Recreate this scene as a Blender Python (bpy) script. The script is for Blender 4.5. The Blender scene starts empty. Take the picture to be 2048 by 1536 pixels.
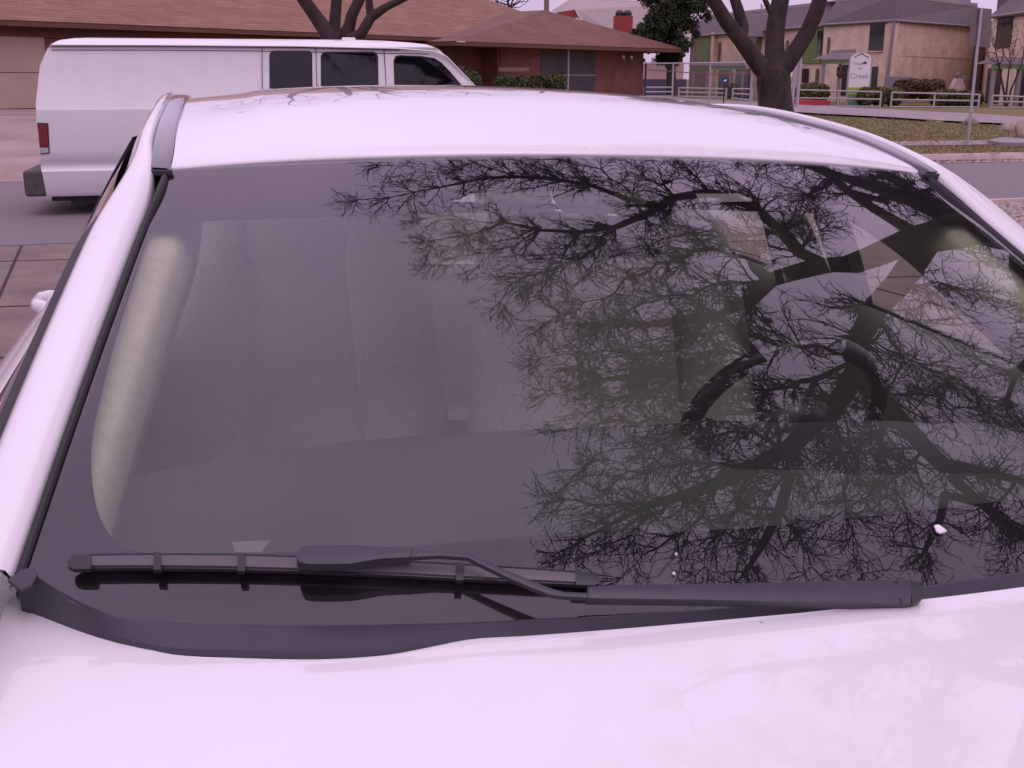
import bpy, math, random
import numpy as np
from mathutils import Vector, Matrix

# ------------------------------------------------------------------ camera, sky, light, exposure
F_PX = 2200.0
PITCH = math.atan(613 / F_PX)
cam_d = bpy.data.cameras.new("camera")
cam_o = bpy.data.objects.new("camera", cam_d)
bpy.context.scene.collection.objects.link(cam_o)
cam_d.sensor_width = 36.0
cam_d.lens = 36.0 * F_PX / 2048.0
cam_d.clip_start = 0.02
cam_d.clip_end = 2000.0
cam_o.location = (0, 0, 1.5)
cam_o.rotation_euler = (math.pi / 2 - PITCH, 0, 0)
SC = bpy.context.scene
SC.camera = cam_o
SC.view_settings.view_transform = 'Standard'
SC.view_settings.look = 'None'
SC.view_settings.exposure = 0.06
SC.view_settings.gamma = 1.0
SC.cycles.max_bounces = 10
SC.cycles.transparent_max_bounces = 24
SC.cycles.glossy_bounces = 5
SC.cycles.caustics_reflective = False
SC.cycles.caustics_refractive = False

SUN_EL, SUN_AZ = 62, 150
world = bpy.data.worlds.new("World")
SC.world = world
world.use_nodes = True
nt = world.node_tree
nt.nodes.clear()
wo = nt.nodes.new('ShaderNodeOutputWorld')
sky = nt.nodes.new('ShaderNodeTexSky')
sky.sky_type = 'NISHITA'
sky.sun_disc = False
sky.sun_elevation = math.radians(SUN_EL)
sky.sun_rotation = math.radians(SUN_AZ)
b1 = nt.nodes.new('ShaderNodeBackground')
b1.inputs[1].default_value = 0.012
tc = nt.nodes.new('ShaderNodeTexCoord')
sx = nt.nodes.new('ShaderNodeSeparateXYZ')
ramp = nt.nodes.new('ShaderNodeValToRGB')
nz = nt.nodes.new('ShaderNodeTexNoise')
nz.inputs['Scale'].default_value = 2.2
nz.inputs['Detail'].default_value = 4
mp = nt.nodes.new('ShaderNodeMapRange')
mp.inputs['From Min'].default_value = 0.3
mp.inputs['From Max'].default_value = 0.7
mp.inputs['To Min'].default_value = 0.86
mp.inputs['To Max'].default_value = 1.12
b2 = nt.nodes.new('ShaderNodeBackground')
ad = nt.nodes.new('ShaderNodeAddShader')
cr = ramp.color_ramp
cr.elements[0].position = 0.0
cr.elements[0].color = (0.57, 0.405, 0.61, 1)
cr.elements[1].position = 1.0
cr.elements[1].color = (1.10, 0.845, 1.19, 1)
e_ = cr.elements.new(0.25)
e_.color = (0.81, 0.605, 0.87, 1)
L = nt.links.new
L(tc.outputs['Generated'], sx.inputs[0]); L(sx.outputs[2], ramp.inputs[0])
L(tc.outputs['Generated'], nz.inputs['Vector']); L(nz.outputs[0], mp.inputs[0])
L(ramp.outputs[0], b2.inputs[0]); L(mp.outputs[0], b2.inputs[1])
L(sky.outputs[0], b1.inputs[0]); L(b1.outputs[0], ad.inputs[0]); L(b2.outputs[0], ad.inputs[1]); L(ad.outputs[0], wo.inputs[0])
sun_d = bpy.data.lights.new("sun", 'SUN')
sun_d.energy = 0.5
sun_d.angle = math.radians(30)
sun_d.color = (1.0, 0.86, 0.95)
sun_o = bpy.data.objects.new("sun", sun_d)
SC.collection.objects.link(sun_o)
_a = math.radians(SUN_AZ); _e = math.radians(SUN_EL)
_dir = Vector((math.sin(_a) * math.cos(_e), math.cos(_a) * math.cos(_e), math.sin(_e)))
sun_o.rotation_euler = _dir.to_track_quat('Z', 'Y').to_euler()

rng = np.random.default_rng(7)
random.seed(7)
# ------------------------------------------------------------------ helpers
FW = np.array([0, math.cos(PITCH), -math.sin(PITCH)])
UPV = np.array([0, math.sin(PITCH), math.cos(PITCH)])
RT = np.array([1., 0, 0])
CAM = np.array([0, 0, 1.5])

def ray(x, y):
    d = FW + RT * (x - 1024) / F_PX + UPV * (768 - y) / F_PX
    return d / np.linalg.norm(d)

def proj(X):
    d = np.asarray(X, float) - CAM
    z = d @ FW
    return np.array([1024 + F_PX * (d @ RT) / z, 768 - F_PX * (d @ UPV) / z])

def at_z(x, y, z):
    d = ray(x, y)
    return CAM + d * (z - 1.5) / d[2]

def at_y(x, y, Y):
    d = ray(x, y)
    return CAM + d * Y / d[1]

def X_at(px, Y):           # world x of a pixel column near the horizon, at distance Y
    return (px - 1024) / 2284.0 * Y

def crom(xs, ys):
    xs = np.asarray(xs, float); ys = np.asarray(ys, float)
    m = np.gradient(ys, xs, axis=0) if ys.ndim == 1 else np.array([np.gradient(ys[:, i], xs) for i in range(ys.shape[1])]).T
    def f(x):
        x = min(max(x, xs[0]), xs[-1])
        i = min(max(int(np.searchsorted(xs, x)) - 1, 0), len(xs) - 2)
        h = xs[i + 1] - xs[i]; t = (x - xs[i]) / h
        return ((2*t**3 - 3*t**2 + 1) * ys[i] + (t**3 - 2*t**2 + t) * h * m[i] + (-2*t**3 + 3*t**2) * ys[i+1] + (t**3 - t**2) * h * m[i+1])
    return f

def tag(o, label=None, cat=None, group=None, kind=None):
    if label: o['label'] = label
    if cat: o['category'] = cat
    if group: o['group'] = group
    if kind: o['kind'] = kind
    return o

def empty(name, loc=(0, 0, 0), rz=0.0, label=None, cat=None, group=None):
    o = bpy.data.objects.new(name, None)
    o.empty_display_size = 0.1
    o.location = loc; o.rotation_euler = (0, 0, rz)
    SC.collection.objects.link(o)
    return tag(o, label, cat, group)

class MB:
    def __init__(s): s.v = []; s.f = []
    def add(s, vs, fs):
        n = len(s.v); s.v.extend([tuple(map(float, p)) for p in vs]); s.f.extend([tuple(i + n for i in f) for f in fs]); return s
    def grid(s, rows, close_u=False, close_v=False):
        nr = len(rows); nc = len(rows[0]); fs = []
        for i in range(nr - (0 if close_v else 1)):
            for j in range(nc - (0 if close_u else 1)):
                a = i * nc + j; b = i * nc + (j + 1) % nc; c = ((i + 1) % nr) * nc + (j + 1) % nc; d = ((i + 1) % nr) * nc + j
                fs.append((a, b, c, d))
        return s.add([p for r in rows for p in r], fs)
    def box(s, c, d, rz=0.0, taper=1.0):
        cx, cy, cz = c; hx, hy, hz = d[0] / 2, d[1] / 2, d[2] / 2
        vs = []
        for k, z in ((1, -hz), (taper, hz)):
            for x, y in ((-hx, -hy), (hx, -hy), (hx, hy), (-hx, hy)):
                x *= k; y *= k
                vs.append((cx + x * math.cos(rz) - y * math.sin(rz), cy + x * math.sin(rz) + y * math.cos(rz), cz + z))
        return s.add(vs, [(3, 2, 1, 0), (4, 5, 6, 7), (0, 1, 5, 4), (1, 2, 6, 5), (2, 3, 7, 6), (3, 0, 4, 7)])
    def tube(s, pts, rad, n=8, cap=True, flat=None):
        pts = [np.asarray(p, float) for p in pts]
        if np.isscalar(rad): rad = [rad] * len(pts)
        rows = []; ref = None
        for i, p in enumerate(pts):
            t = pts[min(i + 1, len(pts) - 1)] - pts[max(i - 1, 0)]
            t = t / (np.linalg.norm(t) + 1e-12)
            if ref is None:
                ref = np.array([0, 0, 1.]) if abs(t[2]) < .9 else np.array([1., 0, 0])
            a = np.cross(t, ref); a /= (np.linalg.norm(a) + 1e-12); b = np.cross(a, t); ref = b
            fx, fz = flat if flat else (1, 1)
            rows.append([p + rad[i] * (a * math.cos(2*math.pi*k/n) * fx + b * math.sin(2*math.pi*k/n) * fz) for k in range(n)])
        n0 = len(s.v); s.grid(rows, close_u=True)
        if cap:
            s.f.append(tuple(n0 + k for k in range(n))[::-1]); s.f.append(tuple(n0 + (len(pts) - 1) * n + k for k in range(n)))
        return s
    def prism(s, poly, z0, z1):
        n = len(poly); vs = [(p[0], p[1], z0) for p in poly] + [(p[0], p[1], z1) for p in poly]
        return s.add(vs, [tuple(range(n))[::-1], tuple(range(n, 2*n))] + [(i, (i+1) % n, n + (i+1) % n, n + i) for i in range(n)])
    def extrude(s, poly3, vec):
        n = len(poly3); P = [np.asarray(p, float) for p in poly3]; vec = np.asarray(vec, float)
        return s.add(P + [p + vec for p in P], [tuple(range(n)), tuple(range(n, 2*n))[::-1]] + [((i+1) % n, i, n + i, n + (i+1) % n) for i in range(n)])
    def build(s, name, mat, parent=None, smooth=False, solid=0, bevel=0, auto=None, label=None):
        me = bpy.data.meshes.new(name); me.from_pydata(s.v, [], s.f); me.update()
        o = bpy.data.objects.new(name, me); SC.collection.objects.link(o)
        if mat: me.materials.append(mat)
        if smooth or auto is not None:
            me.polygons.foreach_set('use_smooth', [True] * len(me.polygons))
        if auto is not None:
            try: me.set_sharp_from_angle(angle=math.radians(auto))
            except Exception: pass
        if parent: o.parent = parent
        if solid:
            m = o.modifiers.new('solid', 'SOLIDIFY'); m.thickness = abs(solid); m.offset = -1 if solid > 0 else 1
        if bevel:
            m = o.modifiers.new('bevel', 'BEVEL'); m.width = bevel; m.segments = 3; m.limit_method = 'ANGLE'; m.angle_limit = math.radians(35)
            me.polygons.foreach_set('use_smooth', [True] * len(me.polygons))
            m2 = o.modifiers.new('wn', 'WEIGHTED_NORMAL'); m2.keep_sharp = True
        if label: o['label'] = label
        return o

# ------------------------------------------------------------------ materials
def mat(name, col, rough=0.6, metal=0.0, coat=0.0, spec=0.5, var=0.0, vs=8.0, col2=None, bump=0.0, bs=40.0, detail=5, coords='Object', stretch=None, trans=None):
    m = bpy.data.materials.new(name); m.use_nodes = True
    n = m.node_tree; p = n.nodes['Principled BSDF']
    p.inputs['Base Color'].default_value = (*col, 1)
    p.inputs['Roughness'].default_value = rough; p.inputs['Metallic'].default_value = metal
    p.inputs['Coat Weight'].default_value = coat; p.inputs['Coat Roughness'].default_value = 0.03
    p.inputs['Specular IOR Level'].default_value = spec
    if var > 0 or col2 or bump:
        t = n.nodes.new('ShaderNodeTexCoord'); vec = t.outputs[coords]
        if stretch:
            mm = n.nodes.new('ShaderNodeMapping'); mm.inputs['Scale'].default_value = stretch
            n.links.new(vec, mm.inputs[0]); vec = mm.outputs[0]
    if var > 0 or col2:
        a = n.nodes.new('ShaderNodeTexNoise'); a.inputs['Scale'].default_value = vs; a.inputs['Detail'].default_value = detail
        a.inputs['Roughness'].default_value = 0.65
        n.links.new(vec, a.inputs['Vector'])
        r = n.nodes.new('ShaderNodeValToRGB'); r.color_ramp.elements[0].position = 0.32; r.color_ramp.elements[1].position = 0.68
        c2 = col2 if col2 else tuple(min(1, c * (1 + var)) for c in col)
        c1 = col if col2 else tuple(c * (1 - var) for c in col)
        r.color_ramp.elements[0].color = (*c1, 1); r.color_ramp.elements[1].color = (*c2, 1)
        n.links.new(a.outputs[0], r.inputs[0]); n.links.new(r.outputs[0], p.inputs['Base Color'])
    if bump:
        a = n.nodes.new('ShaderNodeTexNoise'); a.inputs['Scale'].default_value = bs; a.inputs['Detail'].default_value = 4
        n.links.new(vec, a.inputs['Vector'])
        b = n.nodes.new('ShaderNodeBump'); b.inputs['Strength'].default_value = bump; b.inputs['Distance'].default_value = 0.02
        n.links.new(a.outputs[0], b.inputs['Height']); n.links.new(b.outputs[0], p.inputs['Normal'])
    return m

def brick_mat(name, c1, c2, mortar, scale=1.0, bw=0.4, rh=0.14, ms=0.015, offs=0.5, coords='Generated', rough=0.85, spotty=0.3, uvlike=None, bump=0.3):
    """bricks laid along the wall: horizontal coordinate = object x+y rotated, vertical = z"""
    m = bpy.data.materials.new(name); m.use_nodes = True; n = m.node_tree; p = n.nodes['Principled BSDF']
    p.inputs['Roughness'].default_value = rough
    t = n.nodes.new('ShaderNodeTexCoord'); s = n.nodes.new('ShaderNodeSeparateXYZ'); c = n.nodes.new('ShaderNodeCombineXYZ')
    n.links.new(t.outputs['Object'], s.inputs[0])
    k = uvlike or (0.62, 0.78, 0.0)
    d = n.nodes.new('ShaderNodeVectorMath'); d.operation = 'DOT_PRODUCT'; d.inputs[1].default_value = k
    n.links.new(t.outputs['Object'], d.inputs[0]); n.links.new(d.outputs['Value'], c.inputs[0]); n.links.new(s.outputs[2], c.inputs[1])
    b = n.nodes.new('ShaderNodeTexBrick'); b.inputs['Scale'].default_value = scale
    b.inputs['Brick Width'].default_value = bw; b.inputs['Row Height'].default_value = rh; b.inputs['Mortar Size'].default_value = ms
    b.inputs['Color1'].default_value = (*c1, 1); b.inputs['Color2'].default_value = (*c2, 1); b.inputs['Mortar'].default_value = (*mortar, 1)
    b.offset = offs
    n.links.new(c.outputs[0], b.inputs['Vector'])
    a = n.nodes.new('ShaderNodeTexNoise'); a.inputs['Scale'].default_value = 1.3; a.inputs['Detail'].default_value = 6
    n.links.new(t.outputs['Object'], a.inputs['Vector'])
    mr = n.nodes.new('ShaderNodeMapRange'); mr.inputs['From Min'].default_value = .3; mr.inputs['From Max'].default_value = .7
    mr.inputs['To Min'].default_value = 1 - spotty; mr.inputs['To Max'].default_value = 1 + spotty
    n.links.new(a.outputs[0], mr.inputs[0])
    mx = n.nodes.new('ShaderNodeMix'); mx.data_type = 'RGBA'; mx.blend_type = 'MULTIPLY'; mx.inputs[0].default_value = 1
    n.links.new(b.outputs[0], mx.inputs[6]); n.links.new(mr.outputs[0], mx.inputs[7]); n.links.new(mx.outputs[2], p.inputs['Base Color'])
    if bump:
        bp = n.nodes.new('ShaderNodeBump'); bp.inputs['Strength'].default_value = bump; bp.inputs['Distance'].default_value = 0.01
        n.links.new(b.outputs['Fac'], bp.inputs['Height']); bp.invert = True; n.links.new(bp.outputs[0], p.inputs['Normal'])
    return m

def glass_mat(name, tint, ior=1.5, boost=1.7, rough=0.0, dust=0.0):
    m = bpy.data.materials.new(name); m.use_nodes = True; n = m.node_tree
    n.nodes.remove(n.nodes['Principled BSDF']); o = n.nodes['Material Output']
    fr = n.nodes.new('ShaderNodeFresnel'); fr.inputs[0].default_value = ior
    mu = n.nodes.new('ShaderNodeMath'); mu.operation = 'MULTIPLY'; mu.inputs[1].default_value = boost; mu.use_clamp = True
    g = n.nodes.new('ShaderNodeBsdfGlossy'); g.inputs['Roughness'].default_value = rough; g.inputs['Color'].default_value = (.95, .91, .96, 1)
    t = n.nodes.new('ShaderNodeBsdfTransparent'); t.inputs[0].default_value = (*tint, 1)
    mx = n.nodes.new('ShaderNodeMixShader')
    n.links.new(fr.outputs[0], mu.inputs[0]); n.links.new(mu.outputs[0], mx.inputs[0])
    last = t.outputs[0]
    if dust:
        df = n.nodes.new('ShaderNodeBsdfDiffuse'); df.inputs[0].default_value = (.7, .68, .62, 1)
        m2 = n.nodes.new('ShaderNodeMixShader')
        tc_ = n.nodes.new('ShaderNodeTexCoord'); na = n.nodes.new('ShaderNodeTexNoise'); na.inputs['Scale'].default_value = 3.5; na.inputs['Detail'].default_value = 10; na.inputs['Roughness'].default_value = .7
        ra = n.nodes.new('ShaderNodeMapRange'); ra.inputs['From Min'].default_value = .3; ra.inputs['From Max'].default_value = .75; ra.inputs['To Min'].default_value = dust * .3; ra.inputs['To Max'].default_value = dust * 2.2
        vo = n.nodes.new('ShaderNodeTexVoronoi'); vo.inputs['Scale'].default_value = 42
        lt_ = n.nodes.new('ShaderNodeMath'); lt_.operation = 'LESS_THAN'; lt_.inputs[1].default_value = .055
        sc_ = n.nodes.new('ShaderNodeSeparateColor'); gt_ = n.nodes.new('ShaderNodeMath'); gt_.operation = 'GREATER_THAN'; gt_.inputs[1].default_value = .86
        m3 = n.nodes.new('ShaderNodeMath'); m3.operation = 'MULTIPLY'; m4 = n.nodes.new('ShaderNodeMath'); m4.operation = 'MULTIPLY_ADD'; m4.inputs[1].default_value = .10
        for q_, w_ in ((tc_.outputs['Object'], na.inputs['Vector']), (tc_.outputs['Object'], vo.inputs['Vector']), (na.outputs[0], ra.inputs[0]), (vo.outputs['Distance'], lt_.inputs[0]), (vo.outputs['Color'], sc_.inputs[0]), (sc_.outputs[0], gt_.inputs[0]), (lt_.outputs[0], m3.inputs[0]), (gt_.outputs[0], m3.inputs[1]), (m3.outputs[0], m4.inputs[0]), (ra.outputs[0], m4.inputs[2]), (m4.outputs[0], m2.inputs[0])):
            n.links.new(q_, w_)
        n.links.new(t.outputs[0], m2.inputs[1]); n.links.new(df.outputs[0], m2.inputs[2]); last = m2.outputs[0]
    n.links.new(last, mx.inputs[1]); n.links.new(g.outputs[0], mx.inputs[2]); n.links.new(mx.outputs[0], o.inputs[0])
    return m

M = {}
# ------------------------------------------------------------------ materials used by the cars
def paint_mat(name, col):
    m = mat(name, col, rough=0.32, coat=1.0, spec=0.5, var=0.02, vs=3.0)
    n = m.node_tree; p = n.nodes['Principled BSDF']
    t = n.nodes.new('ShaderNodeTexCoord')
    # thin film of road dust: breaks up the gloss in faint patches
    a = n.nodes.new('ShaderNodeTexNoise'); a.inputs['Scale'].default_value = 7; a.inputs['Detail'].default_value = 9; a.inputs['Roughness'].default_value = .7
    n.links.new(t.outputs['Object'], a.inputs['Vector'])
    r = n.nodes.new('ShaderNodeMapRange'); r.inputs['From Min'].default_value = .35; r.inputs['From Max'].default_value = .7
    r.inputs['To Min'].default_value = .0; r.inputs['To Max'].default_value = .05
    n.links.new(a.outputs[0], r.inputs[0]); n.links.new(r.outputs[0], p.inputs['Coat Roughness'])
    # tiny specks of dirt
    v = n.nodes.new('ShaderNodeTexVoronoi'); v.inputs['Scale'].default_value = 26; v.feature = 'F1'
    n.links.new(t.outputs['Object'], v.inputs['Vector'])
    cmp_ = n.nodes.new('ShaderNodeMath'); cmp_.operation = 'LESS_THAN'; cmp_.inputs[1].default_value = 0.05
    n.links.new(v.outputs['Distance'], cmp_.inputs[0])
    g2 = n.nodes.new('ShaderNodeMath'); g2.operation = 'GREATER_THAN'; g2.inputs[1].default_value = .72
    sp = n.nodes.new('ShaderNodeSeparateColor'); n.links.new(v.outputs['Color'], sp.inputs[0]); n.links.new(sp.outputs[0], g2.inputs[0])
    ml = n.nodes.new('ShaderNodeMath'); ml.operation = 'MULTIPLY'; n.links.new(cmp_.outputs[0], ml.inputs[0]); n.links.new(g2.outputs[0], ml.inputs[1])
    ml2 = n.nodes.new('ShaderNodeMath'); ml2.operation = 'MULTIPLY'; ml2.inputs[1].default_value = .55; n.links.new(ml.outputs[0], ml2.inputs[0])
    src = p.inputs['Base Color'].links[0].from_socket
    mx = n.nodes.new('ShaderNodeMix'); mx.data_type = 'RGBA'; mx.inputs[7].default_value = (.25, .18, .15, 1)
    n.links.new(ml2.outputs[0], mx.inputs[0]); n.links.new(src, mx.inputs[6]); n.links.new(mx.outputs[2], p.inputs['Base Color'])
    return m

M['white'] = paint_mat('car_paint_white', (0.83, 0.82, 0.81))
M['vanwhite'] = mat('van_paint_white', (0.77, 0.755, 0.745), rough=0.42, coat=0.5, var=0.04, vs=2.5)
M['rubber'] = mat('black_rubber', (0.012, 0.012, 0.014), rough=0.45)
M['cowl'] = mat('cowl_plastic', (0.043, 0.038, 0.050), rough=0.42, var=0.10, vs=30, bump=0.06, bs=300)
M['wiper'] = mat('wiper_black', (0.022, 0.020, 0.026), rough=0.38)
M['wiper_strip'] = mat('wiper_strip_grey', (0.10, 0.085, 0.095), rough=0.35)
M['frit'] = mat('black_frit', (0.009, 0.0035, 0.010), rough=0.35, spec=0.0)
M['ditch'] = mat('ditch_molding', (0.035, 0.033, 0.045), rough=0.16, coat=0.6)
M['glass'] = glass_mat('windshield_glass', (0.88, 0.94, 0.85), boost=1.9, dust=0.016)
M['sglass'] = glass_mat('side_glass', (0.86, 0.93, 0.87), boost=1.5)
M['beige'] = mat('interior_beige', (0.78, 0.74, 0.58), rough=0.85, var=0.08, vs=60)
M['cushion'] = mat('seat_cushion_cloth', (.78, .76, .64), rough=.95, var=.08, vs=80)
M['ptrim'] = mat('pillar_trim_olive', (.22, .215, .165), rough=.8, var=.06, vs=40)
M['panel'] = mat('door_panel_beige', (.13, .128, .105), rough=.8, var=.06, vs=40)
M['seat'] = mat('seat_cloth', (0.60, 0.59, 0.50), rough=0.95, var=0.12, vs=90, bump=0.2, bs=400)
M['seatc'] = mat('seat_cloth_insert', (0.30, 0.295, 0.25), rough=0.95, var=0.15, vs=120)
M['dash'] = mat('dash_vinyl', (0.062, 0.068, 0.062), rough=0.75, var=0.08, vs=120, bump=0.1, bs=500)
M['dark'] = mat('dark_trim', (0.02, 0.02, 0.022), rough=0.55)
M['wheelrim'] = mat('steering_rim', (0.025, 0.025, 0.028), rough=0.35)
M['bird'] = mat('white_fleck', (0.8, 0.78, 0.74), rough=0.8)
M['tyre'] = mat('tyre', (0.02, 0.02, 0.02), rough=0.85)
M['alloy'] = mat('alloy', (0.45, 0.45, 0.46), rough=0.35, metal=0.8)
M['red_lens'] = mat('red_lens', (0.17, 0.006, 0.010), rough=0.2, coat=1)
M['clear_lens'] = mat('clear_lens', (0.5, 0.48, 0.48), rough=0.2, coat=1)
M['bumper'] = mat('bumper_grey', (0.075, 0.065, 0.062), rough=0.7, var=0.3, vs=12)
M['seam'] = mat('panel_gap', (0.06, 0.05, 0.055), rough=0.8)

# ------------------------------------------------------------------ the white sedan (car axes: u to its left side = picture right, v to its tail, w up)
YAW, ROLL, PIT = .2432, .0242, -.001
_cy, _sy = math.cos(YAW), math.sin(YAW)
CM = (np.array([[_cy, -_sy, 0], [_sy, _cy, 0], [0, 0, 1]]) @ np.array([[math.cos(ROLL), 0, math.sin(ROLL)], [0, 1, 0], [-math.sin(ROLL), 0, math.cos(ROLL)]])
      @ np.array([[1, 0, 0], [0, math.cos(PIT), -math.sin(PIT)], [0, math.sin(PIT), math.cos(PIT)]]))
CT = np.array([.2639, .9112, .0132])
def cw(p): return CM @ np.asarray(p, float) + CT
def cl(p): return CM.T @ (np.asarray(p, float) - CT)
car = bpy.data.objects.new('parked_car', None); SC.collection.objects.link(car)
mm = Matrix([[*CM[i], CT[i]] for i in range(3)] + [[0, 0, 0, 1]]); car.matrix_world = mm
tag(car, 'white sedan in the foreground seen over its hood, bare branches mirrored in its windshield', 'car')

def WS(s, t):
    hw = .7143 + (.5947 - .7143) * t
    v = .055 + (.737 - .055) * t + (.145 + (.077 - .145) * t) * s * s
    z = .982 + (1.377 - .982) * t + (.022 - .013 * s * s) * 4 * t * (1 - t) + (.0386 + (-.0272 - .0386) * t) * s * s
    return np.array([s * hw, v, z])
def WSn(s, t):
    e = 1e-4
    n = np.cross(WS(s + e, t) - WS(s - e, t), WS(s, t + e) - WS(s, t - e)); return n / np.linalg.norm(n)
_o = cl(CAM)
def hit_st(x, y, h=0.):
    d = CM.T @ ray(x, y); s, t, k = -.2, .5, 1.2; e = 1e-4
    for i in range(30):
        f = WS(s, t) + h * WSn(s, t) - (_o + k * d)
        J = np.column_stack([(WS(s+e, t) - WS(s-e, t)) / (2*e), (WS(s, t+e) - WS(s, t-e)) / (2*e), -d])
        ds = np.linalg.solve(J, -f); q = max(1, np.abs(ds).max() / .3)
        s, t, k = s + ds[0] / q, t + ds[1] / q, k + ds[2] / q
        if np.abs(ds).max() < 1e-7: break
    return s, t
def hit(x, y, h=0.):
    s, t = hit_st(x, y, h); return WS(s, t) + h * WSn(s, t)
def mirror_ray(x, y):
    s, t = hit_st(x, y); n = CM @ WSn(s, t); d = ray(x, y)
    return cw(WS(s, t)), d - 2 * (d @ n) * n

# side path: windshield edge, roof rail, C-pillar (picture-left side has sign -1)
side_path = crom([0, .25, .5, .75, 1.0, 1.2, 1.45, 1.7, 2.0, 2.3, 2.6, 2.95, 3.2],
    np.array([WS(1, 0), WS(1, .25), WS(1, .5), WS(1, .75), WS(1, 1.0), (.5935, 1.0, 1.389), (.592, 1.25, 1.417), (.592, 1.5, 1.432), (.592, 1.8, 1.43), (.595, 2.1, 1.405), (.605, 2.4, 1.335), (.635, 2.75, 1.17), (.66, 3.0, 1.02)]))
def sp_at_v(v):
    lo, hi = 0., 3.2
    for _ in range(40):
        m_ = (lo + hi) / 2
        if side_path(m_)[1] < v: lo = m_
        else: hi = m_
    return side_path(lo)
zc_roof = crom([.70, .737, .78, .83, .90, 1.0, 1.1, 1.2, 1.35, 1.5, 1.7, 1.9, 2.1, 2.3, 2.5], [1.370, 1.380, 1.395, 1.410, 1.4295, 1.4485, 1.4575, 1.4618, 1.4652, 1.4672, 1.4680, 1.4645, 1.449, 1.415, 1.36])
def roof_pt(s, v):
    e = sp_at_v(v); ue, ze = e[0], e[2]
    zc = zc_roof(v); a = abs(s)
    z = zc - (zc - ze) * a ** 2.2
    k = min(1, max(0, (v - .80) / .45))
    z -= .0045 * k * (1 / (1 + math.exp(-(a - .80) / .012)))      # pressed crease along both sides of the roof skin
    return np.array([s * ue, v, z + .004])
def roof_grid():
    ss = np.concatenate([np.linspace(-1, -.86, 6), np.linspace(-.84, -.76, 11), np.linspace(-.72, .72, 31), np.linspace(.76, .84, 11), np.linspace(.86, 1, 6)])
    rows = []
    for k in np.linspace(0, 1, 70):
        r = []
        for s in ss:
            v0 = .7365 + .077 * s * s
            r.append(roof_pt(s, v0 + (2.5 - v0) * k))
        if k == 0:      # folded front lip
            lip = []
            for s, p in zip(ss, r): lip.append(p + np.array([0, .012, -.014]))
            mid = [p + np.array([0, .0015, -.005]) for p in r]
            rows += [lip, mid]
            r = [p + np.array([0, .006, .0]) for p in r]
        rows.append(r)
    return rows
MB().grid(roof_grid()).build('roof', M['white'], car, smooth=True)
# headliner under the roof
rows = []
for k in np.linspace(0, 1, 24):
    r = []
    for s in np.linspace(-1, 1, 25):
        v0 = .752 + .077 * s * s; r.append(roof_pt(s * .985, v0 + (2.48 - v0) * k) - np.array([0, 0, .016 + .02 * min(1, k * 6)]))
    rows.append(r)
MB().grid(rows).build('headliner', M['beige'], car, smooth=True)

# glass
SS = np.linspace(-1, 1, 61); TT = np.linspace(-.07, 1.0, 41)
_cg = sorted([(abs(hit(x, y)[0]), hit_st(x, y)[1]) for x, y in ((66, 1150), (90, 1168), (117, 1185), (150, 1205), (187, 1222), (234, 1241), (312, 1250), (450, 1253), (800, 1252), (1069, 1241), (1287, 1230), (1500, 1214))])
cg_u = [p[0] for p in _cg]; cg_t = [p[1] for p in _cg]
def foot(s): return float(np.interp(abs(s) * .7143, cg_u, cg_t)) - .001
MB().grid([[WS(s, foot(s) + (1 - foot(s)) * k) for s in SS] for k in np.linspace(0, 1, 44)]).build('windshield', M['glass'], car, smooth=True)
# black enamel border behind the glass: everything outside the clear opening
OP = [(240, 1090), (218, 1068), (200, 1035), (188, 1000), (181, 950), (180, 900), (185, 850), (197, 800), (222, 700), (262, 570), (296, 462), (303, 446), (318, 434), (345, 430),
      (500, 416), (670, 405), (900, 398), (1150, 396), (1400, 399), (1600, 405), (1750, 413)]
opst = [hit_st(x, y) for x, y in OP]
tops = [p for p in opst if p[1] > .75]
ltop = crom([p[0] for p in tops[2:]] + [.95], [p[1] for p in tops[2:]] + [tops[3][1] - .04])
def clear_t_top(s):
    a = -abs(s)
    return np.interp(a, [-.93, -.90, -.87, -.80, -.6, -.3, 0], [.60, .79, .835, .85, .865, .873, .876])
left = sorted([(p[1], p[0]) for p in opst if p[1] < .86])
lt = np.array([p[0] for p in left]); ls = np.array([p[1] for p in left])
def inner_s(t):   # |s| of the clear opening's side edge at height t
    return -float(np.interp(t, lt, ls))
BOT = [(240, 1090), (290, 1102), (460, 1103), (700, 1092), (1000, 1077), (1300, 1062)]
bst = [hit_st(x, y) for x, y in BOT]
tb_s = np.array([p[0] for p in bst]); tb_t = np.array([p[1] for p in bst])
def clear_t_bot(s): return float(np.interp(-abs(s), tb_s, tb_t))
def fr(s, t):
    return WS(s, t) - .004 * WSn(s, t)
b = MB()
tt_ = np.linspace(lt[0], lt[-1], 40)
for sg in (-1, 1):
    b.grid([[fr(sg * (1 - k * (1 - inner_s(t))), t) for k in np.linspace(0, 1, 5)] for t in tt_])
smax_b, smax_t = inner_s(lt[0]), inner_s(lt[-1])
sb = np.linspace(-1, 1, 81)
def clampS(s, m): return s * 1.0
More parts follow.
